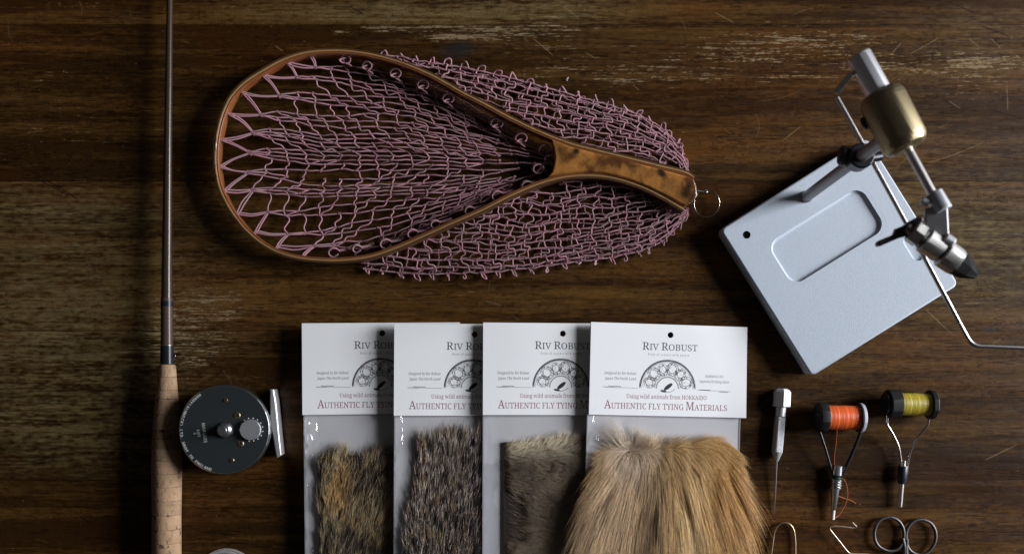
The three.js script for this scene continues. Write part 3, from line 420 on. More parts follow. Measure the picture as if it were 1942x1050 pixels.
  const bn = A(1661, 222, .196), bd = A(1636, 236, .190); part(t, 'drag_screw', creased(turned(bn, bd, [[0, .002], [.004, .002], [.0042, .0046], [.0085, .0046], [.0095, .0036], [.0095, 0]], 24), 25), black);
  const f0 = h1.clone().lerp(h0, .06), f1 = A(1779, 385, .2105);
  part(t, 'shaft', rod(f0, f1, .00300), M({ color: rgb(.70, .67, .66), metalness: 1, roughness: .4 }));
  // arm that carries the jaws
  const g0 = A(1771, 366, .2095), g1 = A(1791, 399, .2125), gm = g1.clone().sub(g0), gl = gm.length(), grd = 16 * q2;
  part(t, 'arm_collar', creased(turned(g0, g1, [[0, 0], [0, grd * .9], [.0006, grd], [gl - .0006, grd], [gl, grd * .92], [gl, 0]], 48)), aluMatte);
  part(t, 'arm_screw', rod(A(1762, 384, .2105), A(1748, 380, .2098), .003), aluMatte);
  const a0 = A(1775, 392, .2105), a1 = A(1779, 458, .2055), al = a0.distanceTo(a1), web = new RoundedBoxGeometry(.0142, .0052, al, 3, .0012); web.applyMatrix4(new THREE.Matrix4().makeBasis(V(Math.cos(.34), Math.sin(.34), 0), V(-Math.sin(.34), Math.cos(.34), 0), V(0, 0, 1)).setPosition(0, 0, 0)); web.rotateX(Math.atan2(a0.y - a1.y, a1.z - a0.z)); web.rotateY(-Math.atan2(a0.x - a1.x, a1.z - a0.z)); web.translate((a0.x + a1.x) / 2, (a0.y + a1.y) / 2, (a0.z + a1.z) / 2);
  part(t, 'arm', web, M({ color: rgb(.42, .42, .43), metalness: .55, roughness: .45 }));
  part(t, 'arm_boss', rod(A(1790, 452, .2095), A(1808, 464, .2105), .0046, .0046, .001), aluMatte);
  const j0 = A(1728, 436, .204), j1 = A(1853, 524, .207), jd = j1.clone().sub(j0).normalize(), J = (k) => j0.clone().addScaledVector(jd, k);
  const jl = j0.distanceTo(j1), u = jl / 153;
  const hex = turned(J(2 * u), j1, [[0, 0], [0, 20 * q2], [.001, 22.5 * q2], [21 * u, 22.5 * q2], [22 * u, 20 * q2], [22 * u, 0]], 6).toNonIndexed(); hex.computeVertexNormals();
  part(t, 'jaw_nut', hex, M({ color: rgb(.55, .54, .50), metalness: 1, roughness: .4 }));
  part(t, 'jaw_ring', rod(J(25 * u), J(33 * u), 19.5 * q2), steelDark);
  part(t, 'jaw_sleeve', rod(J(32 * u), J(72 * u), 24 * q2, 22.5 * q2, .0008), M({ color: rgb(.60, .59, .56), metalness: .8, roughness: .46 }));
  part(t, 'jaw_ring', rod(J(71 * u), J(78 * u), 20.5 * q2), steelDark);
  part(t, 'jaw_collet', creased(turned(J(75 * u), j1, [[0, 0], [0, 24 * q2], [.001, 26.5 * q2], [26 * u, 26 * q2], [33 * u, 25 * q2], [34 * u, 23 * q2], [34 * u, 0]], 48), 24), M({ color: rgb(.60, .58, .55), metalness: .85, roughness: .42 }));
  const side = V(0, 1, 0).cross(jd).normalize(), upv = jd.clone().cross(side).normalize();
  for (const s of [-1, 1]) { // two black jaws, wedge-shaped
    const f = (k, a, b) => J(k * u).addScaledVector(side, a * q2).addScaledVector(upv, b * q2);
    const v = [f(106, s * .4, -19), f(106, s * 21, -17), f(106, s * 21, 17), f(106, s * .4, 20), f(132, s * .4, -16), f(132, s * 16, -14), f(132, s * 15, 12), f(132, s * .4, 17), f(152, s * .4, -5), f(152, s * 6, -5), f(152, s * 6, 6), f(152, s * .4, 6)];
    const pos = [], Q = (a, b, c, d) => { for (const k of [a, b, c, a, c, d]) pos.push(v[k].x, v[k].y, v[k].z); };
    for (const o of [0, 4]) { Q(o, o + 1, o + 5, o + 4); Q(o + 1, o + 2, o + 6, o + 5); Q(o + 2, o + 3, o + 7, o + 6); Q(o + 3, o, o + 4, o + 7); } Q(8, 9, 10, 11);
    const g = new THREE.BufferGeometry(); g.setAttribute('position', new THREE.Float32BufferAttribute(pos, 3)); g.computeVertexNormals(); part(t, 'jaw', g, MP({ color: rgb(.010, .010, .011), roughness: .75, specularIntensity: .3 }));
  }
  // black cam lever behind the jaw
  part(t, 'cam_lever', merge(prism(plan([[1664, 460], [1667, 456], [1696, 444], [1700, 433], [1714, 428], [1724, 420], [1741, 411], [1748, 413], [1750, 420], [1742, 428], [1730, 436], [1719, 448], [1704, 452], [1669, 467], [1665, 466]], .2), .1955, .2025, .001)), blackGloss, 'black cam lever');
  part(t, 'cam_pin', rod(J(-10 * u), J(4 * u), 9 * q2), steelDark);
})();

// ---------------------------------------------------------------- fur packs
const cardTex = (function () {
  const W = 1680, Hh = 968, cv = document.createElement('canvas'); cv.width = W; cv.height = Hh; const x = cv.getContext('2d');
  x.fillStyle = '#eceded'; x.fillRect(0, 0, W, Hh);
  const ink = '#26262c', red = '#6b1f38';
  // small-caps line: capitals large, the rest smaller capitals, fitted to a width
  function caps(s, cx, base, big, small, width, col, wt = '') {
    x.fillStyle = col; x.textAlign = 'left'; x.textBaseline = 'alphabetic';
    const seg = [...s].map((c) => ({ c: c.toUpperCase(), f: `${wt}${c !== c.toLowerCase() ? big : small}px serif` })); let w = 0; for (const q of seg) { x.font = q.f; q.w = x.measureText(q.c).width; w += q.w; }
    const k = width / w; let p = cx - width / 2; for (const q of seg) { x.save(); x.font = q.f; x.translate(p, base); x.scale(k, 1); x.fillText(q.c, 0, 0); x.restore(); p += q.w * k; }
  }
  function text(s, cx, base, font, width, col) { x.save(); x.fillStyle = col; x.font = font; x.textAlign = 'left'; x.textBaseline = 'alphabetic'; const w = x.measureText(s).width; x.translate(cx - width / 2, base); x.scale(width / w, 1); x.fillText(s, 0, 0); x.restore(); }
  caps('Riv Robust', 845, 272, 112, 92, 596, ink);
  text('P o i n t   o f   c o n t a c t   w i t h   n a t u r e', 832, 332, '36px serif', 442, '#4a4a52');
  text('Designed by Riv Robust', 318, 540, 'italic 40px serif', 340, '#45454e'); text('Japan The North Land', 322, 596, 'italic 40px serif', 328, '#45454e');
  text('Established in 2022', 1330, 548, '38px serif', 200, '#3c3c44'); text('inspired by fly fishing culture', 1330, 604, '38px serif', 318, '#3c3c44');
  // half reel drawn in ink
  x.strokeStyle = ink; x.lineCap = 'round'; const cx = 826, cy = 674; let sd = 3; const r = () => { sd = (sd * 16807) % 2147483647; return sd / 2147483647; };
  const arc = (rad, w, j = 0, a0 = Math.PI, a1 = 2 * Math.PI, X = cx, Y = cy) => { x.lineWidth = w; x.beginPath(); for (let i = 0; i <= 70; i++) { const a = lerp(a0, a1, i / 70), R = rad + (r() - .5) * j; x[i ? 'lineTo' : 'moveTo'](X + R * Math.cos(a), Y + R * Math.sin(a)); } x.stroke(); };
  arc(300, 6, 2); arc(283, 3, 2); arc(291, 9, 6, Math.PI * 1.02, Math.PI * 1.98); arc(272, 2, 2); arc(116, 6, 3); arc(126, 3, 3); arc(140, 2, 3);
  for (let i = 0; i < 90; i++) { const a = Math.PI * (1 + i / 90), k = r(); x.lineWidth = 2; x.beginPath(); x.moveTo(cx + 282 * Math.cos(a), cy + 282 * Math.sin(a)); x.lineTo(cx + (292 + 8 * k) * Math.cos(a + .01), cy + (292 + 8 * k) * Math.sin(a + .01)); x.stroke(); }
  for (let i = 0; i < 6; i++) { const a = Math.PI * (1 + (i + .58) / 6.2), R = 204 + 8 * (i % 2), X = cx + R * Math.cos(a), Y = cy + R * Math.sin(a), e = 34 + 6 * (i % 2); x.fillStyle = '#eceded';
    x.save(); x.translate(X, Y); x.rotate(a + Math.PI / 2); x.lineWidth = 5; x.beginPath(); x.ellipse(0, 0, e, e * 1.15, 0, 0, 7); x.stroke(); x.lineWidth = 3; x.beginPath(); x.ellipse(0, 4, e + 24, e + 30, 0, 0, 7); x.stroke(); x.beginPath(); x.ellipse(3, 10, e + 12, e + 22, 0, 0.2, 2.8); x.stroke();
    for (let k = 0; k < 26; k++) { const b = r() * 7, q = e + 5 + r() * 17; x.lineWidth = 2 + 2 * r(); x.beginPath(); x.arc(q * Math.cos(b), q * 1.1 * Math.sin(b), 2 + 5 * r(), 0, 7); x.stroke(); } x.restore(); }
  for (let k = 0; k < 130; k++) { const a = Math.PI * (1.02 + .96 * r()), R = 130 + 140 * r(); x.lineWidth = 1.6; x.beginPath(); x.moveTo(cx + R * Math.cos(a), cy + R * Math.sin(a)); x.lineTo(cx + (R + 10) * Math.cos(a + .03), cy + (R + 10) * Math.sin(a + .03)); x.stroke(); }
  x.save(); x.translate(820, 668); x.rotate(-.68); x.fillStyle = '#1c1c22'; x.beginPath(); x.ellipse(18, 0, 56, 20, 0, 0, 7); x.fill(); x.restore(); x.beginPath(); x.fillStyle = '#1c1c22'; x.ellipse(785, 702, 34, 9, .15, 0, 7); x.fill(); x.lineWidth = 4; x.beginPath(); x.moveTo(760, 708); x.quadraticCurveTo(850, 735, 905, 680); x.stroke();
  for (const [x0, y0, x1, y1, w] of [[140, 672, 505, 680, 3], [200, 664, 330, 666, 5], [150, 676, 260, 678, 2], [1148, 684, 1510, 692, 3], [1180, 680, 1290, 682, 5], [1390, 698, 1480, 700, 5]]) { x.lineWidth = w; x.beginPath(); x.moveTo(x0, y0); x.lineTo(x1, y1); x.stroke(); }
  text('Using wild animals from HOKKAIDO', 822, 786, '58px serif', 862, red);
  caps('Authentic fly tying Materials', 818, 898, 118, 84, 1320, red);
  const t = new THREE.CanvasTexture(cv); t.colorSpace = THREE.SRGBColorSpace; t.anisotropy = 8; return t;
})();
const paper = M({ map: cardTex, roughness: .62, side: THREE.DoubleSide }), paperBack = M({ color: rgb(.56, .56, .56), roughness: .7 });
const insertMat = M({ color: rgb(.54, .535, .54), roughness: .7 });
const film = MP({ color: rgb(.97, .97, .98), roughness: .06, transmission: 1, thickness: 0, ior: 1.45, side: THREE.DoubleSide });
const furMat = M({ vertexColors: true, roughness: .62, side: THREE.DoubleSide });
const CHt = 173, bend = new TessellateModifier(.007, 7);   // header card, in plan units

function furPack(spec) {
  const { x0, y0, turn, hL, hR, label, fur, filmTop, bag, cw: CW = 299 } = spec, q = S * K(.012);
  const t = thing('fur_pack', label, 'fur pack', P(x0, y0, hL), 'fur packs in a row at the bottom edge'); t.userData.local = true;
  t.rotation.order = 'YXZ'; t.rotation.y = turn; t.rotation.z = -Math.atan2(hL - hR, CW * q);
  const X = (px) => (px - x0) * q, Z = (py) => (py - y0) * q;
  // folded header: front and back leaf with a punched hole
  const leaf = (y, warp) => { const n = 30, m = 18, hu = .505 * CW, hv = .112 * CHt, hr = 5.6; const sh = new THREE.Shape([[0, 0], [CW, 0], [CW, CHt], [0, CHt]].map(([a, b]) => new THREE.Vector2(a * q, -b * q))); sh.holes.push(new THREE.Path(circlePts(hu * q, -hv * q, hr * q, 28).map(([a, b]) => new THREE.Vector2(a, b))));
    const g = new THREE.ExtrudeGeometry(sh, { depth: .00035, bevelEnabled: false }); g.rotateX(-Math.PI / 2); g.translate(0, y, 0); const b = bend.modify(noUV(g)), p = b.attributes.position; for (let i = 0; i < p.count; i++) { const u = p.getX(i) / (CW * q), v = p.getZ(i) / (CHt * q); p.setY(i, p.getY(i) + Math.max(0, v) * (.0004 + .0022 * fbm(u * 1.6 + x0, v * 1.1 + 2, 2) + .0016 * ss(.86, 1, u) * v)); } b.computeVertexNormals(); return creased(planarUV(b, (a, b2, c) => [a / (CW * q), 1 - c / (CHt * q)]), 30); };
  part(t, 'header_card', leaf(.0026), paper); part(t, 'header_back', leaf(0), paperBack);
  part(t, 'staple_fold', new RoundedBoxGeometry(CW * q, .0029, .0006, 2, .00028).translate(CW * q / 2, .0015, 0), paperBack);
  const bx0 = X(bag[0]), bx1 = X(bag[1]), bz0 = (CHt - 14) * q, bz1 = Z(1262);
  part(t, 'insert_card', new RoundedBoxGeometry(bx1 - bx0 - .001, .0006, bz1 - bz0, 2, .0002).translate((bx0 + bx1) / 2, .0011, (bz0 + bz1) / 2), insertMat);
  // clear front of the bag: a thin sheet that bulges over the fur and crinkles at its welded edges
  const nx = 150, nz = 130, g = new THREE.PlaneGeometry(1, 1, nx, nz), pos = g.attributes.position;
  for (let k = 0; k < pos.count; k++) { const u = pos.getX(k) + .5, v = .5 - pos.getY(k), e = Math.min(u, 1 - u, .5), b = ss(0, .38, e) * ss(0, .25, v);
    const cr = (.0011 * (fbm(u * 9 + x0, v * 14, 3) - .5) + spec.crinkle * Math.abs(fbm(u * 26 + x0, v * 16 + 3, 2) - .5) * ss(.10, .03, u)) * ss(.0, .02, e);
    let fold = 0; for (let m = 0; m < 4; m++) { const c0 = .018 + .022 * m + .010 * Math.sin(v * (26 + 7 * m) + m * 2 + x0); fold += Math.exp(-(((u - c0) / .011) ** 2)) * ss(.0, .03, v - .02 * m) * ss(.22 + .05 * m, .08, v) * clamp(1.6 * fbm(v * 40 + m * 9, x0, 2) - .3); }
    pos.setXYZ(k, lerp(bx0, bx1, u), .0018 + filmTop * b + cr + spec.crinkle * .15 * fold, lerp(bz0, bz1, v)); }
  g.computeVertexNormals(); part(t, 'clear_bag', g, film);
  for (const s of [bx0, bx1]) part(t, 'welded_edge', new RoundedBoxGeometry(.0009, .0005, bz1 - bz0, 1, .0002).translate(s, .0018, (bz0 + bz1) / 2), MP({ color: rgb(.8, .8, .82), roughness: .18, transmission: .7, thickness: 0 }));
  // skin under the hair, coloured dark so the gaps between hairs look shaded
  const hide = new THREE.Shape(fur.hide.map(([a, b]) => new THREE.Vector2(X(a), -Z(b)))), hg = new THREE.ExtrudeGeometry(hide, { depth: .0012, bevelEnabled: true, bevelSize: .0006, bevelThickness: .0005, bevelSegments: 2 }); hg.rotateX(-Math.PI / 2); hg.translate(0, .002, 0);
  const pelt = part(t, 'pelt', creased(hg), M({ color: rgb(...fur.skin), roughness: .9 }));
  // hair
  const SEG = fur.seg ?? 3, vp = SEG * 3 + 1, n = fur.n, pa = new Float32Array(n * vp * 3), na = new Float32Array(n * vp * 3), cc = new Float32Array(n * vp * 3), ix = new Uint32Array(n * (SEG * 6 - 3 + 0) * 3 * 1 + n * 9);
  let vi = 0, ii = 0; const [ax0, ay0, ax1, ay1] = fur.box, cs = fur.clump, t3 = V(), s3 = V(), u3 = V();
  const clumps = new Map(); const cl = (i, j) => { const k = i + ',' + j; let c = clumps.get(k); if (!c) clumps.set(k, c = { x: (i + .5 + (hash(i, j) - .5) * .9) * cs, y: (j + .5 + (hash(i + 91, j) - .5) * .9) * cs, l: .75 + .5 * hash(i, j + 17), a: (hash(i + 5, j + 5) - .5) * 2, h: hash(i + 31, j + 77), v: hash(i + 3, j + 71) }); return c; };
  for (let k = 0; k < n; k++) {
    let px, py; for (let tr = 0; tr < 40; tr++) { px = rr(ax0, ax1); py = rr(ay0, ay1); if (rnd() < fur.dens(px, py)) break; }
    let best = null, bd = 1e9; const gi = Math.floor(px / cs), gj = Math.floor(py / cs); for (let a = -1; a < 2; a++) for (let b = -1; b < 2; b++) { const c = cl(gi + a, gj + b), d = (c.x - px) ** 2 + (c.y - py) ** 2; if (d < bd) { bd = d; best = c; } }
    const stray = rnd() < fur.stray, len = fur.len(px, py) * best.l * rr(.7, 1.15) * (stray ? 1.25 : 1), dirA = fur.dir(px, py) + best.a * fur.clumpTurn + gauss() * fur.spread * (stray ? 2.6 : 1), curl = gauss() * fur.curl, cw = stray ? .1 : fur.gather, H = fur.height(px, py) * rr(.55, 1.1) * (.75 + .5 * best.h) * (stray ? 1.2 : 1), r0 = fur.radius * rr(.7, 1.25) * q;
    const col = fur.color(px, py, best, rnd(), stray); let dx = 0, dy = 0, a = dirA; const pts = [];
    for (let s = 0; s <= SEG; s++) { const f = s / SEG, fx = px + dx + (best.x - px) * cw * f, fy = py + dy + (best.y - py) * cw * f; pts.push([X(fx), .0032 + H * (1 - Math.pow(1 - f, 2.2)) * (1 - (fur.droop ?? .25) * f * f), Z(fy)]); const A = fur.flow ? lerp(a, fur.dir(fx, fy), fur.flow) : a; dx += Math.cos(A) * len / SEG; dy += Math.sin(A) * len / SEG; a += curl; }
    const v0 = vi / 3;
    for (let s = 0; s <= SEG; s++) {
      const p = pts[s], b = pts[Math.min(SEG, s + 1)], c = pts[Math.max(0, s - 1)]; t3.set(b[0] - c[0], b[1] - c[1], b[2] - c[2]).normalize(); s3.set(0, 1, 0).cross(t3).normalize(); u3.crossVectors(t3, s3);
      const m = s === SEG ? 1 : 3, R = s === SEG ? 0 : r0 * (s === 0 ? .8 : 1 - .35 * s / SEG), cl3 = col(s / SEG);
      for (let j = 0; j < m; j++) { const w = j / 3 * 2 * Math.PI + .5, nx = m === 1 ? u3.x : s3.x * Math.cos(w) + u3.x * Math.sin(w), ny = m === 1 ? u3.y : s3.y * Math.cos(w) + u3.y * Math.sin(w), nz = m === 1 ? u3.z : s3.z * Math.cos(w) + u3.z * Math.sin(w);
        pa[vi] = p[0] + nx * R; pa[vi + 1] = p[1] + ny * R; pa[vi + 2] = p[2] + nz * R; na[vi] = nx; na[vi + 1] = ny; na[vi + 2] = nz; cc[vi] = cl3[0]; cc[vi + 1] = cl3[1]; cc[vi + 2] = cl3[2]; vi += 3; }
    }
    for (let s = 0; s < SEG; s++) for (let j = 0; j < 3; j++) { const a0 = v0 + s * 3 + j, b0 = v0 + s * 3 + (j + 1) % 3; if (s < SEG - 1) { ix[ii++] = a0; ix[ii++] = b0; ix[ii++] = a0 + 3; ix[ii++] = b0; ix[ii++] = b0 + 3; ix[ii++] = a0 + 3; } else { ix[ii++] = a0; ix[ii++] = b0; ix[ii++] = v0 + SEG * 3; } }
  }
  const fg = new THREE.BufferGeometry(); fg.setAttribute('position', new THREE.BufferAttribute(pa, 3)); fg.setAttribute('normal', new THREE.BufferAttribute(na, 3)); fg.setAttribute('color', new THREE.BufferAttribute(cc, 3)); fg.setIndex(new THREE.BufferAttribute(ix.slice(0, ii), 1));
  const hair = part(t, 'fur', fg, furMat, fur.label); hair.userData.kind = 'stuff';
  return t;
}
const mix = (a, b, t) => [lerp(a[0], b[0], t), lerp(a[1], b[1], t), lerp(a[2], b[2], t)];
const sc = (c, v) => [c[0] * v, c[1] * v, c[2] * v];
const gb = (x, y, cx, cy, rx, ry) => Math.exp(-(((x - cx) / rx) ** 2 + ((y - cy) / ry) ** 2));
const soft = (x, a, b, w) => ss(a, a + w, x) * ss(b, b - w, x);

const foxRidge = lut([[1130, 862], [1150, 850], [1175, 843], [1203, 836], [1240, 836], [1290, 832], [1350, 826], [1390, 828], [1410, 842]]);
seed = 11;
furPack({ x0: 573, y0: 613.5, turn: .010, hL: .0105, hR: .0012, bag: [575, 866], filmTop: .0062, crinkle: .011, label: 'white header card pack with short black and golden fur, leftmost of the four fur packs',
  fur: { label: 'dark fur with golden patches', hide: [[606, 868], [760, 862], [764, 1122], [598, 1126]], skin: [.03, .022, .016], box: [600, 858, 762, 1120], n: 15000, seg: 3, clump: 13, clumpTurn: .22, spread: .16, curl: .18, gather: .4, stray: .07, radius: .30,
    dens: (x, y) => ss(-6, 10, y - (872 + 9 * Math.sin(x * .085 + 1) + 8 * gb(x, 0, 668, 0, 12, 1e3))) * ss(598, 606, x), len: () => 34, dir: (x, y) => -1.57 + .30 + .2 * (x - 680) / 100, height: () => .0038,
    color: (x, y, c, r, st) => { const g = clamp(.16 + .95 * gb(x, y, 637, 925, 20, 48) + .7 * gb(x, y, 626, 975, 22, 40) + .5 * gb(x, y, 672, 1000, 36, 36) + .45 * gb(x, y, 712, 990, 22, 44) + .4 * gb(x, y, 700, 890, 26, 14) + .45 * gb(x, y, 640, 880, 12, 16) + (c.h - .55) * .45), dark = [.020, .015, .011], tan = mix([.56, .38, .17], [.50, .42, .26], c.v), hot = [.54, .34, .12], tip = mix(tan, hot, clamp(gb(x, y, 632, 950, 22, 40) * 1.1)), w = r < g ? 1 : r < g + .12 ? .4 : .06; return (f) => mix(dark, tip, w * ss(.15, .5, f) * (1 - .25 * ss(.85, 1, f))); } } });
furPack({ x0: 748, y0: 613.5, turn: -.004, hL: .0165, hR: .0060, bag: [749, 1044], filmTop: .0062, crinkle: .006, label: 'white header card pack with coarse dark brown fur flecked pale, second from the left',
  fur: { label: 'dark brown fur with pale flecks', hide: [[792, 832], [930, 826], [936, 1134], [770, 1130]], skin: [.022, .016, .014], box: [768, 822, 936, 1130], n: 15000, seg: 3, clump: 8, clumpTurn: .12, spread: .09, curl: .1, gather: .35, stray: .05, radius: .34,
    dens: (x, y) => ss(-4, 6, y - (836 - 6 * Math.sin(x * .06))) * ss(0, 8, x - (790 - 22 * ss(880, 1040, y))), len: (x, y) => 36, dir: (x, y) => -1.57 + .10 + .16 * (x - 830) / 90 - .25 * ss(800, 770, x), height: () => .0036,
    color: (x, y, c, r, st) => { const dark = mix([.026, .018, .015], [.014, .011, .011], c.v), pale = mix([.62, .52, .42], [.36, .245, .13], ss(.62, .95, c.h)), p = (.62 + .35 * gb(x, y, 830, 930, 40, 90) + .3 * gb(x, y, 850, 838, 60, 12) - .18 * ss(880, 920, x)), band = r < p * (.4 + .9 * c.v), k = .4 + .35 * c.a; return (f) => band ? mix(dark, pale, ss(k, k + .12, f) * ss(k + .62, k + .45, f)) : dark; } } });
furPack({ x0: 916, y0: 612, turn: -.004, hL: .0170, hR: .0060, bag: [917, 1212], filmTop: .0066, crinkle: .004, label: 'header card pack with plush grey brown fur and cream upper edge, third from left',
  fur: { label: 'plush taupe fur', hide: [[956, 838], [1110, 826], [1112, 1120], [957, 1124]], skin: [.035, .024, .017], box: [956, 826, 1112, 1110], n: 26000, seg: 3, clump: 26, clumpTurn: .16, spread: .22, curl: .12, gather: .14, stray: .05, radius: .24,
    dens: (x, y) => ss(0, 7, y - (842 - 12 * ss(960, 1090, x))) * (1 - .96 * (x < 992 - 8 * noise(y * .2, 3) ? soft(y, 918, 1026, 10) : 0)) , len: (x, y) => (y < 850 ? 26 : 24), dir: (x, y) => { const up = ss(872, 838, y); return lerp(.08 + .35 * gb(x, y, 975, 940, 40, 30) * Math.sign(y - 905) , -.95, up) + .3 * gb(x, y, 975, 1010, 40, 26); }, height: (x, y) => .0042,
    color: (x, y, c, r, st) => { const cream = ss(874, 850, y + 12 * (r - .5)) * ss(1095, 1040, x), base = mix([.31, .232, .155], [.21, .155, .102], clamp(fbm(x * .03, y * .05, 3) * 2.4 - .7)), g2 = mix(base, [.075, .055, .038], clamp(.8 * gb(x, y, 968, 895, 22, 30) + .35 * gb(x, y, 1085, 980, 60, 90) + (r - .6) * .5)), tp = mix(g2, [.36, .285, .20], (r < .22 ? .8 : .2) * (c.h * .6 + .3)); const a = mix(g2, [.74, .64, .46], cream), b = mix(tp, [.82, .73, .55], cream); return (f) => mix(a, b, ss(.4, .9, f)); } } });  // hair colour darkened at the right: painted shade of the pack beside it
furPack({ x0: 1120, y0: 611, turn: -.026, hL: .0185, hR: .0022, bag: [1118, 1415], filmTop: .0085, crinkle: .006, cw: 304, label: 'header card pack with long orange fox fur spilling out, rightmost of four fur packs',
  fur: { label: 'long orange and buff fur', hide: [[1156, 872], [1200, 852], [1384, 848], [1396, 1240], [1148, 1240]], skin: [.10, .055, .022], box: [1134, 818, 1408, 1180], n: 76000, seg: 4, clump: 17, clumpTurn: .10, spread: .095, curl: .065, gather: .22, stray: .10, radius: .185, flow: .7, droop: .3,
    dens: (x, y) => ss(-2, 9, y - foxRidge(x)) * ss(1134, 1150, x + 14 * noise(y * .05, 9)) * ss(1400, 1386, x) * (y < 860 ? 1 : .72), len: (x, y) => { const d = y - foxRidge(x); return 26 + 20 * ss(1230, 1340, x) + 26 * gb(x, 0, 1188, 0, 14, 1e4) + 34 * ss(6, 26, d) + 60 * ss(20, 80, d); },
    dir: (x0, y) => { const x = x0 + 22 * (hash(Math.floor(x0 * 9), Math.floor(y * 9)) - .5) * gb(x0, 0, 1198, 0, 26, 1e4), d = y - foxRidge(x) - 9 * (noise(x * .045, 3.3) - .5), fan = 1.57 - .62 * Math.exp(-Math.max(0, y - foxRidge(x)) / 42) * ss(1215, 1320, x) + .22 * (noise(x * .02, y * .012) - .5) - clamp((x - 1255) / 150, -1.1, 1.15) * .42 * (1 - .45 * ss(900, 1060, y)) + .30 * gb(x, y, 1150, 880, 60, 60); const up = x < 1198 ? lerp(3.55, 4.4, ss(1140, 1198, x)) : lerp(-1.75, -.5, ss(1198, 1320, x)) + 1.25 * ss(1325, 1405, x); return lerp(up, fan, ss(-2, x < 1198 ? 16 : 26, d)); }, height: (x, y) => .0040 + .0052 * ss(0, 60, y - foxRidge(x)),
    color: (x, y, c, r, st) => { const xx = x + 22 * (c.h - .5) + 14 * (r - .5), yy = y, cv = clamp(.35 * c.v + .65 * fbm(x * .045, y * .014, 2) * 1.5 - .2); let k = mix([.42, .245, .070], [.56, .37, .135], cv); k = mix(k, [.50, .36, .22], clamp(.9 * gb(xx, yy, 1200, 900, 55, 90) + .5 * gb(xx, yy, 1160, 960, 60, 70))); k = mix(k, [.66, .49, .25], clamp(1.3 * gb(xx, yy, 1312, 970, 24, 95))); k = mix(k, [.47, .245, .060], clamp(1.05 * gb(xx, yy, 1375, 890, 44, 90))); k = mix(k, [.12, .062, .022], clamp(1.3 * gb(xx, yy, 1250, 950, 17, 75) + .6 * gb(xx, yy, 1150, 925, 16, 60) + (cv > .74 ? .3 : 0) + (r < .13 ? .5 : 0)));
      k = mix(k, [.085, .075, .075], clamp(1.1 * gb(x, y, 1165, 843, 26, 8) + 1.0 * gb(x, y, 1212, 838, 14, 7) + .95 * gb(x, y, 1268, 828, 34, 9) + .6 * gb(x, y, 1345, 822, 40, 6))); k = mix(k, [.74, .64, .50], clamp(1.0 * gb(x, y, 1198, 838, 12, 9) + .9 * gb(x, y, 1238, 838, 14, 9) + .5 * gb(x, y, 1205, 860, 36, 14))); k = sc(k, (.8 + .4 * r) * 1.28); const tipc = mix(k, [.80, .62, .38], c.h * .4); return (f) => mix(sc(k, 1), tipc, ss(.5, 1, f)); } } });

// ---------------------------------------------------------------- small tools
(function bodkin() {
  const t = thing('bodkin', 'slim aluminium needle tool with hexagonal cap standing right of the fur packs', 'needle tool', P(1478, 850, 0));
  const h = .0052, A = (x, y, k = h) => P(x, y, k), a = A(1484, 736.5), b = A(1482.5, 771), l = a.distanceTo(b), r = L(16.8, h);
  const hx = turned(a, b, [[0, 0], [0, r * .55], [.0012, r * .82], [.0032, r], [l - .0006, r], [l, r * .93], [l, 0]], 6).toNonIndexed(); hx.computeVertexNormals();
  part(t, 'hexagonal_cap', hx, M({ color: rgb(.72, .73, .75), metalness: .25, roughness: .5 }));
  const kn = dataTex(128, 256, (x, y) => { const k = (Math.abs(((x + y) % 16) - 8) + Math.abs(((x - y + 512) % 16) - 8)) * 15; return [k, k, k]; }, false); kn.repeat.set(3, 2);
  const c = A(1482, 770), d = A(1474, 857), e = A(1473, 874.5);
  part(t, 'collar', rod(c, c.clone().lerp(d, .24), L(9.6, h)), M({ color: rgb(.58, .59, .6), metalness: .6, roughness: .42 }));
  part(t, 'knurled_grip', turned(c.clone().lerp(d, .235), d, [[0, L(9, h)], [.0006, L(10.2, h)], [c.distanceTo(d) * .76, L(10.2, h)]], 40), M({ color: rgb(.56, .57, .58), metalness: .6, roughness: .42, bumpMap: kn, bumpScale: .0006 }));
  part(t, 'grip_end', creased(turned(d, e, [[0, L(10.2, h)], [d.distanceTo(e) * .96, L(4, h)], [d.distanceTo(e), L(3.4, h)], [d.distanceTo(e), 0]], 40)), M({ color: rgb(.6, .61, .62), metalness: .6, roughness: .4 }));
  part(t, 'needle', turned(e, A(1468.7, 976, .0012), [[0, L(2.2, h)], [.026, L(1.9, h)], [.044, L(1.1, h)], [e.distanceTo(A(1468.7, 976, .0012)), .00005]], 16), M({ color: rgb(.6, .55, .52), metalness: 1, roughness: .25 }));
})();
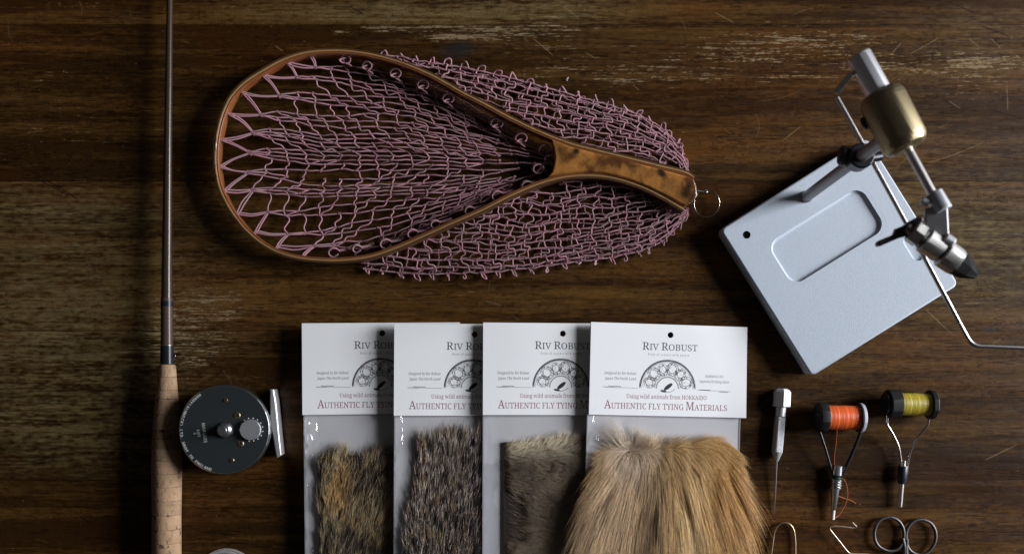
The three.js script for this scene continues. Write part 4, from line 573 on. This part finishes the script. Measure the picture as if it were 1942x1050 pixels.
function spool({ label, at, threadX, threadR, flangeR, left, right, color, rightFace }) {
  const h = flangeR + .0002, t = thing('thread_spool', label, 'thread spool', P(...at, 0)), [cx, cy] = at, tilt = .012;
  const A = (x) => P(x, cy + (x - cx) * tilt, h), xd = A(cx + 10).sub(A(cx - 10)).normalize();
  const W = threadX[1] - threadX[0];
  const wind = dataTex(256, 64, (x, y) => { const v = 150 + 70 * (noise(x * .55, y * .02) - .5) + 60 * (noise(x * .12, y * .03 + x * .02) - .5) + 30 * (hash(x, y >> 3) - .5); return [v, v, v]; }, false);
  const windC = dataTex(256, 64, (x, y) => { const v = .82 + .36 * (noise(x * .45, y * .03) - .3) * .7 + .14 * (noise(x * .09, 3) - .5); return color.map((c) => toS(c * v)); }, true);
  const a = A(threadX[0] - 2), b = A(threadX[1] + 2), l = a.distanceTo(b), prof = []; for (let i = 0; i <= 26; i++) prof.push([l * i / 26, threadR * (1 + .012 * Math.sin(i * 1.9) + .014 * (hash(i, 5) - .5))]);
  const g = turned(a, b, prof, 56); const uv = g.attributes.uv; for (let i = 0; i < uv.count; i++) uv.setXY(i, uv.getY(i), uv.getX(i));
  part(t, 'thread', g, MP({ map: windC, bumpMap: wind, bumpScale: .0005, roughness: .42, sheen: .4, sheenRoughness: .4, sheenColor: rgb(...color) }));
  for (const [e, sgn, face] of [[left, -1], [right, 1, rightFace]]) {
    const p = A(e[0]), r = A(e[1]), len = p.distanceTo(r);
    part(t, 'flange', creased(turned(p, r, [[0, 0], [0, flangeR * .965], [.0004, flangeR * .99], [.0012, flangeR], [len - .0012, flangeR], [len - .0004, flangeR * .99], [len, flangeR * .965], [len, flangeR * .4], [len - .002, flangeR * .36], [len - .002, 0]], 56), 30), face && sgn === 1 ? MP({ color: rgb(.02, .024, .035), roughness: .45 }) : MP({ color: rgb(.011, .011, .012), roughness: .5, specularIntensity: .7 }));
    if (face && sgn === 1) part(t, 'flange_face', creased(turned(r.clone().addScaledVector(xd, -.0026), r.clone().addScaledVector(xd, 1), [[0, flangeR * 1.006], [.0018, flangeR * 1.006], [.0026, flangeR * .98], [.0030, flangeR * .90], [.0030, flangeR * .3], [.0030, 0]], 56), 25), M({ color: rgb(.42, .44, .48), roughness: .5 }), 'pale grey outer face');
  }
  return t;
}
const orange = spool({ label: 'spool of bright orange thread with black flanges held in a bobbin holder', at: [1596, 791.5], threadX: [1567, 1629], threadR: .0108, flangeR: .0131, left: [1551, 1568], right: [1627, 1636], rightFace: true, color: [.95, .15, .025] });
const yellow = spool({ label: 'spool of shiny yellow green thread with black flanges held in a wire holder', at: [1728, 766.5], threadX: [1704, 1763], threadR: .0100, flangeR: .0130, left: [1683, 1705], right: [1761, 1771], color: [.52, .41, .04] });
part(yellow, 'flange', creased(turned(P(1678, 766, .0132), P(1683.5, 766, .0132), [[0, 0], [0, .0098], [.0006, .0104], [.0024, .0104], [.0026, 0]], 48)), blackGloss);
{
  const oc = M({ color: rgb(.55, .11, .03), roughness: .6 });
  part(orange, 'thread_end', wire([P(1588, 812, .016), P(1588, 822, .015), P(1586.5, 840, .012), P(1583.5, 862, .0092), P(1583, 884, .0065)], .00024, 30, 6), oc);
  part(orange, 'thread_end', merge(wire([P(1597, 906, .005), P(1602, 910, .0052), P(1607, 922, .004), P(1608.5, 938, .003), P(1606, 952, .0022), P(1598, 968, .0018), P(1590, 978, .002), P(1582, 984, .0044)], .00024, 40, 6), wire([P(1590, 940, .0046), P(1600, 944, .003), P(1613, 948, .0016), P(1624, 954.5, .0006)], .00024, 20, 6)), oc);
}
(function bobbinHolder() {
  const t = thing('bobbin_holder', 'thread holder with flat black arms and tapered silver tube under the orange spool', 'thread holder', P(1588, 900, 0));
  const arm = (pts, w) => { const sh = pts.map((p) => P(...p)); return wire(sh, w, 40, 8); };
  const blk = M({ color: rgb(.012, .012, .013), roughness: .35 });
  part(t, 'arm', arm([[1551.5, 790, .0132], [1552, 806, .0132], [1555.5, 818, .0130], [1566, 850, .0105], [1577, 888, .0072], [1581, 901, .0062]], .0011), blk);
  part(t, 'arm', arm([[1638, 792, .0132], [1637.5, 806, .0132], [1632, 822, .0128], [1619, 855, .0100], [1604, 888, .0072], [1598, 901, .0062]], .0016), blk);
  for (const [x, s] of [[1549, 1], [1640.5, -1]]) part(t, 'bearing_cap', rod(P(x, 791, .0132), P(x + 6 * s, 791.1, .0132), .0042, .0046, .0008), blk);
  const a = P(1589.3, 882, .0062), e = P(1579.6, 985, .0042), d = e.clone().sub(a).normalize(), Q = (k) => a.clone().addScaledVector(d, k), l = a.distanceTo(e), u = l / 103.4;
  part(t, 'tube_collar', rod(a, Q(19.5 * u), L(9.3, .006), L(9.3, .006), .0006), alu);
  part(t, 'black_band', rod(Q(18 * u), Q(21.5 * u), L(10.4, .006)), blk);
  part(t, 'green_band', rod(Q(21.5 * u), Q(27 * u), L(8.6, .006)), M({ color: rgb(.03, .12, .09), roughness: .3, metalness: .6 }));
  const gr = []; for (let i = 0; i < 4; i++) { const z = i * 4.6 * u; gr.push([z + .2 * u, L(8.2, .006)], [z + .6 * u, L(10.4, .006)], [z + 3.2 * u, L(10.4, .006)], [z + 3.7 * u, L(8.2, .006)]); }
  part(t, 'grooved_grip', creased(turned(Q(26 * u), e, gr, 40)), M({ color: rgb(.48, .48, .48), metalness: 1, roughness: .33 }));
  part(t, 'tapered_tube', creased(turned(Q(43 * u), e, [[0, L(7.6, .006)], [41 * u, L(4.6, .005)], [42 * u, L(4.0, .005)], [42 * u, 0]], 40)), alu);
  part(t, 'tip', rod(Q(83 * u), e, L(3.6, .005), L(3.6, .005), .0003), M({ color: rgb(.72, .66, .64), roughness: .3 }), 'pale ceramic tip');
})();
(function wireHolder() {
  const t = thing('bobbin_holder', 'thread holder of bent steel wire with dark blue sleeve under the yellow spool', 'thread holder', P(1712, 880, 0));
  const w = M({ color: rgb(.62, .54, .50), metalness: 1, roughness: .26 });
  part(t, 'wire_arm', wire([P(1680, 757, .0133), P(1682, 770, .0134), P(1683.5, 792, .0130), P(1683.5, 804, .0122), P(1689, 814, .0115), P(1698, 830, .0098), P(1706, 851, .0080), P(1710, 882, .0060), P(1711, 900, .0056)], .00105, 60, 10), w);
  part(t, 'wire_arm', wire([P(1771, 768, .0133), P(1766, 786, .0132), P(1762.5, 796, .0128), P(1760.5, 806, .0120), P(1752, 817, .0112), P(1740, 831, .0098), P(1728, 855, .0078), P(1722, 882, .0060), P(1720, 900, .0056)], .00105, 60, 10), w);
  const a = P(1714.8, 872.5, .0058), e = P(1707.3, 961, .0045);
  part(t, 'tube', rod(a, e, L(4.3, .005), L(4.3, .005), .0003), M({ color: rgb(.68, .60, .57), metalness: .9, roughness: .3 }));
  const p = P(1713.8, 883, .0058), r = P(1710.8, 917, .0054), l = p.distanceTo(r);
  part(t, 'sleeve', creased(turned(p, r, [[0, L(4, .005)], [0, L(8.2, .005)], [.0008, L(8.8, .005)], [l * .72, L(8.8, .005)], [l * .80, L(7.8, .005)], [l - .0006, L(7.2, .005)], [l, L(6.6, .005)], [l, L(4, .005)]], 36), 25), MP({ color: rgb(.012, .016, .035), roughness: .4 }));
})();
(function scissors() {
  const t = thing('scissors', 'small steel scissors with two finger rings at the lower right edge', 'scissors', P(1717, 1050, 0));
  const m = M({ color: rgb(.10, .096, .096), metalness: .85, roughness: .48 });
  const ringC = (pts) => { const c = new THREE.CatmullRomCurve3(pts.map(([x, y]) => P(x, y, .0034)), true, 'catmullrom').getPoints(90); return [...c, c[1], c[2]]; };
  for (const [s, pts, sh] of [['finger_ring', [[1687, 980.5], [1703, 986], [1713, 1000], [1715, 1018], [1709, 1034], [1699, 1043], [1684, 1044], [1668, 1036], [1660, 1022], [1660, 1004], [1669, 987]], [[1712, 1020], [1716, 1040], [1714, 1070], [1710, 1110], [1722, 1160]]], ['finger_ring', [[1749, 985], [1766, 992], [1775, 1008], [1774, 1028], [1764, 1044], [1750, 1052], [1733, 1048], [1723, 1038], [1719, 1020], [1722, 1002], [1733, 989]], [[1720, 1022], [1719, 1045], [1723, 1075], [1727, 1110], [1714, 1160]]]]) {
    const T = new Tubes(); T.add(ringC(pts), .00145, [1, 1, 1], 12, false); const g = T.geo(); g.deleteAttribute('color'); part(t, s, g, m);
    const sp = sh.map(([x, y], i) => P(x, y, .0032 + (i > 2 ? (s && pts[0][0] < 1700 ? .001 : -.001) : 0)));
    part(t, 'shank', wire(sp, .0021, 40, 12), m);
    const A = sh[4], dir = pts[0][0] < 1700 ? 1 : -1, yb = dir > 0 ? .0042 : .0018; part(t, 'blade', prism(plan([[A[0] - 6, A[1] - 30], [A[0] + 6, A[1] - 30], [A[0] + 4 + dir * 2, A[1] + 20], [1718 + dir * 1.5, 1300], [1717, 1302], [A[0] - 5, A[1] + 20]], yb), yb - .0008, yb + .0008, .0003), m);
  }
  const pv = P(1718, 1142, .005); part(t, 'pivot_screw', turned(V(pv.x, .0015, pv.z), V(pv.x, 1, pv.z), [[0, 0], [0, .0024], [.0040, .0024], [.0046, .0018], [.0046, 0]], 24), m);
})();
(function whipFinisher() {
  const t = thing('whip_finisher', 'bent steel wire hook tool below the orange thread holder', 'hook tool', P(1600, 1020, 0));
  const W = M({ color: rgb(.55, .47, .36), metalness: .6, roughness: .4 });
  const T = [[1617, 990, .0135], [1621, 994.5, .0115], [1624.5, 998.5, .0095], [1620, 1000.4, .0088], [1610, 999.5, .0086], [1594, 998, .0080], [1580, 998, .0070], [1575, 1000, .0064], [1575, 1004, .0060], [1578, 1008, .0058], [1594, 1028, .0052], [1609, 1046.5, .0046], [1613, 1049, .0046], [1622, 1050, .0048], [1650, 1051.5, .0052], [1660, 1056, .0052]].map((p) => P(...p));
  part(t, 'wire_hook', wire(T, .00074, 160, 10), W);
  part(t, 'handle', rod(P(1622, 1075, .0052), P(1640, 1270, .0052), .0048, .0048, .001), alu);
  part(t, 'wire_shank', wire([P(1660, 1056, .0052), P(1664, 1068, .0052), P(1650, 1076, .0052), P(1622, 1078, .0052)], .00074, 30, 10), W);
})();
(function pliers() {
  const t = thing('hackle_pliers', 'narrow brass wire loop of small pliers beside the orange fur at the bottom edge', 'pliers', P(1487, 1040, 0));
  part(t, 'wire_loop', wire([[1470, 1180], [1463, 1110], [1462.5, 1060], [1466, 1030], [1469, 1010], [1474, 999], [1482, 992.5], [1490, 991], [1499, 994.5], [1505, 1003], [1508, 1018], [1509, 1045], [1508, 1110], [1498, 1180]].map(([x, y]) => P(x, y, .0022)), .00085, 110, 12), M({ color: rgb(.36, .30, .19), metalness: 1, roughness: .38 }));
  for (const [x, d] of [[1470, 1], [1498, -1]]) part(t, 'jaw', rod(P(x, 1178, .0022), P(x + 12 * d, 1240, .0022), .0012), brass);
})();
(function lineSpool() {
  const t = thing('line_spool', 'round grey plastic line spool just entering at the bottom left edge beside the grip', 'line spool', P(422, 1103, 0));
  const c = P(422, 1103, .011), R = L(59.5, .011);
  part(t, 'rim', creased(turned(V(c.x, .0005, c.z), V(c.x, 1, c.z), [[0, R * .5], [0, R], [.0012, R * 1.0], [.0016, R * .93], [.009, R * .93], [.0094, R], [.0108, R], [.0112, R * .985], [.0112, R * .92], [.0104, R * .91], [.0104, R * .45]], 96), 25), MP({ color: rgb(.30, .28, .27), roughness: .25, clearcoat: .6 }));
  part(t, 'wound_line', turned(V(c.x, .0018, c.z), V(c.x, 1, c.z), [[0, R * .94], [.0070, R * .94]], 64), M({ color: rgb(.05, .09, .06), roughness: .5 }));
  part(t, 'hub', turned(V(c.x, .0015, c.z), V(c.x, 1, c.z), [[0, R * .2], [.0092, R * .2], [.0094, R * .46], [.0096, R * .46]], 48), M({ color: rgb(.02, .02, .02), roughness: .5 }));
})();
(function fluff() {
  const t = thing('lint', 'tiny white fibre tuft lying on the wood above the net bag', 'lint', P(1076, 150, 0)); seed = 5; const T = new Tubes();
  for (let i = 0; i < 7; i++) T.add(curve([P(1075 + rr(-1, 1), 153, .0004), P(1076 + rr(-1.5, 1.5), 150, .0012), P(1077.5 + rr(-2, 2), 146.5 + rr(-1, 2), .0016)], 6), .00018, [1, 1, 1], 5); const g = T.geo(); g.deleteAttribute('color'); part(t, 'fibre', g, M({ color: rgb(.75, .72, .7), roughness: .9 }));
})();

// ---------------------------------------------------------------- unseen window at the right, placed to light the table
(function unseenWindow() {
  const t = thing('window', 'unseen tall window, out of view to the right, placed to light the table from the side', 'window', V(...WIN.at)); t.userData.local = true; t.lookAt(0.1, 0, 0);
  const fm = M({ color: rgb(.6, .58, .55), roughness: .5 }), w = WIN.w, h = WIN.h;
  for (const s of [-1, 1]) { part(t, 'unseen_window_frame', new RoundedBoxGeometry(.07, h + .14, .09, 2, .006).translate(s * (w / 2 + .035), 0, -.05), fm); part(t, 'unseen_window_frame', new RoundedBoxGeometry(w, .07, .09, 2, .006).translate(0, s * (h / 2 + .035), -.05), fm); }
  part(t, 'unseen_pane', new THREE.BoxGeometry(w, h, .006).translate(0, 0, -.03), M({ color: rgb(.8, .8, .8), emissive: LIGHT, emissiveIntensity: 1, roughness: .3 }));
})();

scene.traverse((o) => { if (o.isMesh) { o.castShadow = true; o.receiveShadow = true; } });
renderer.render(scene, camera);
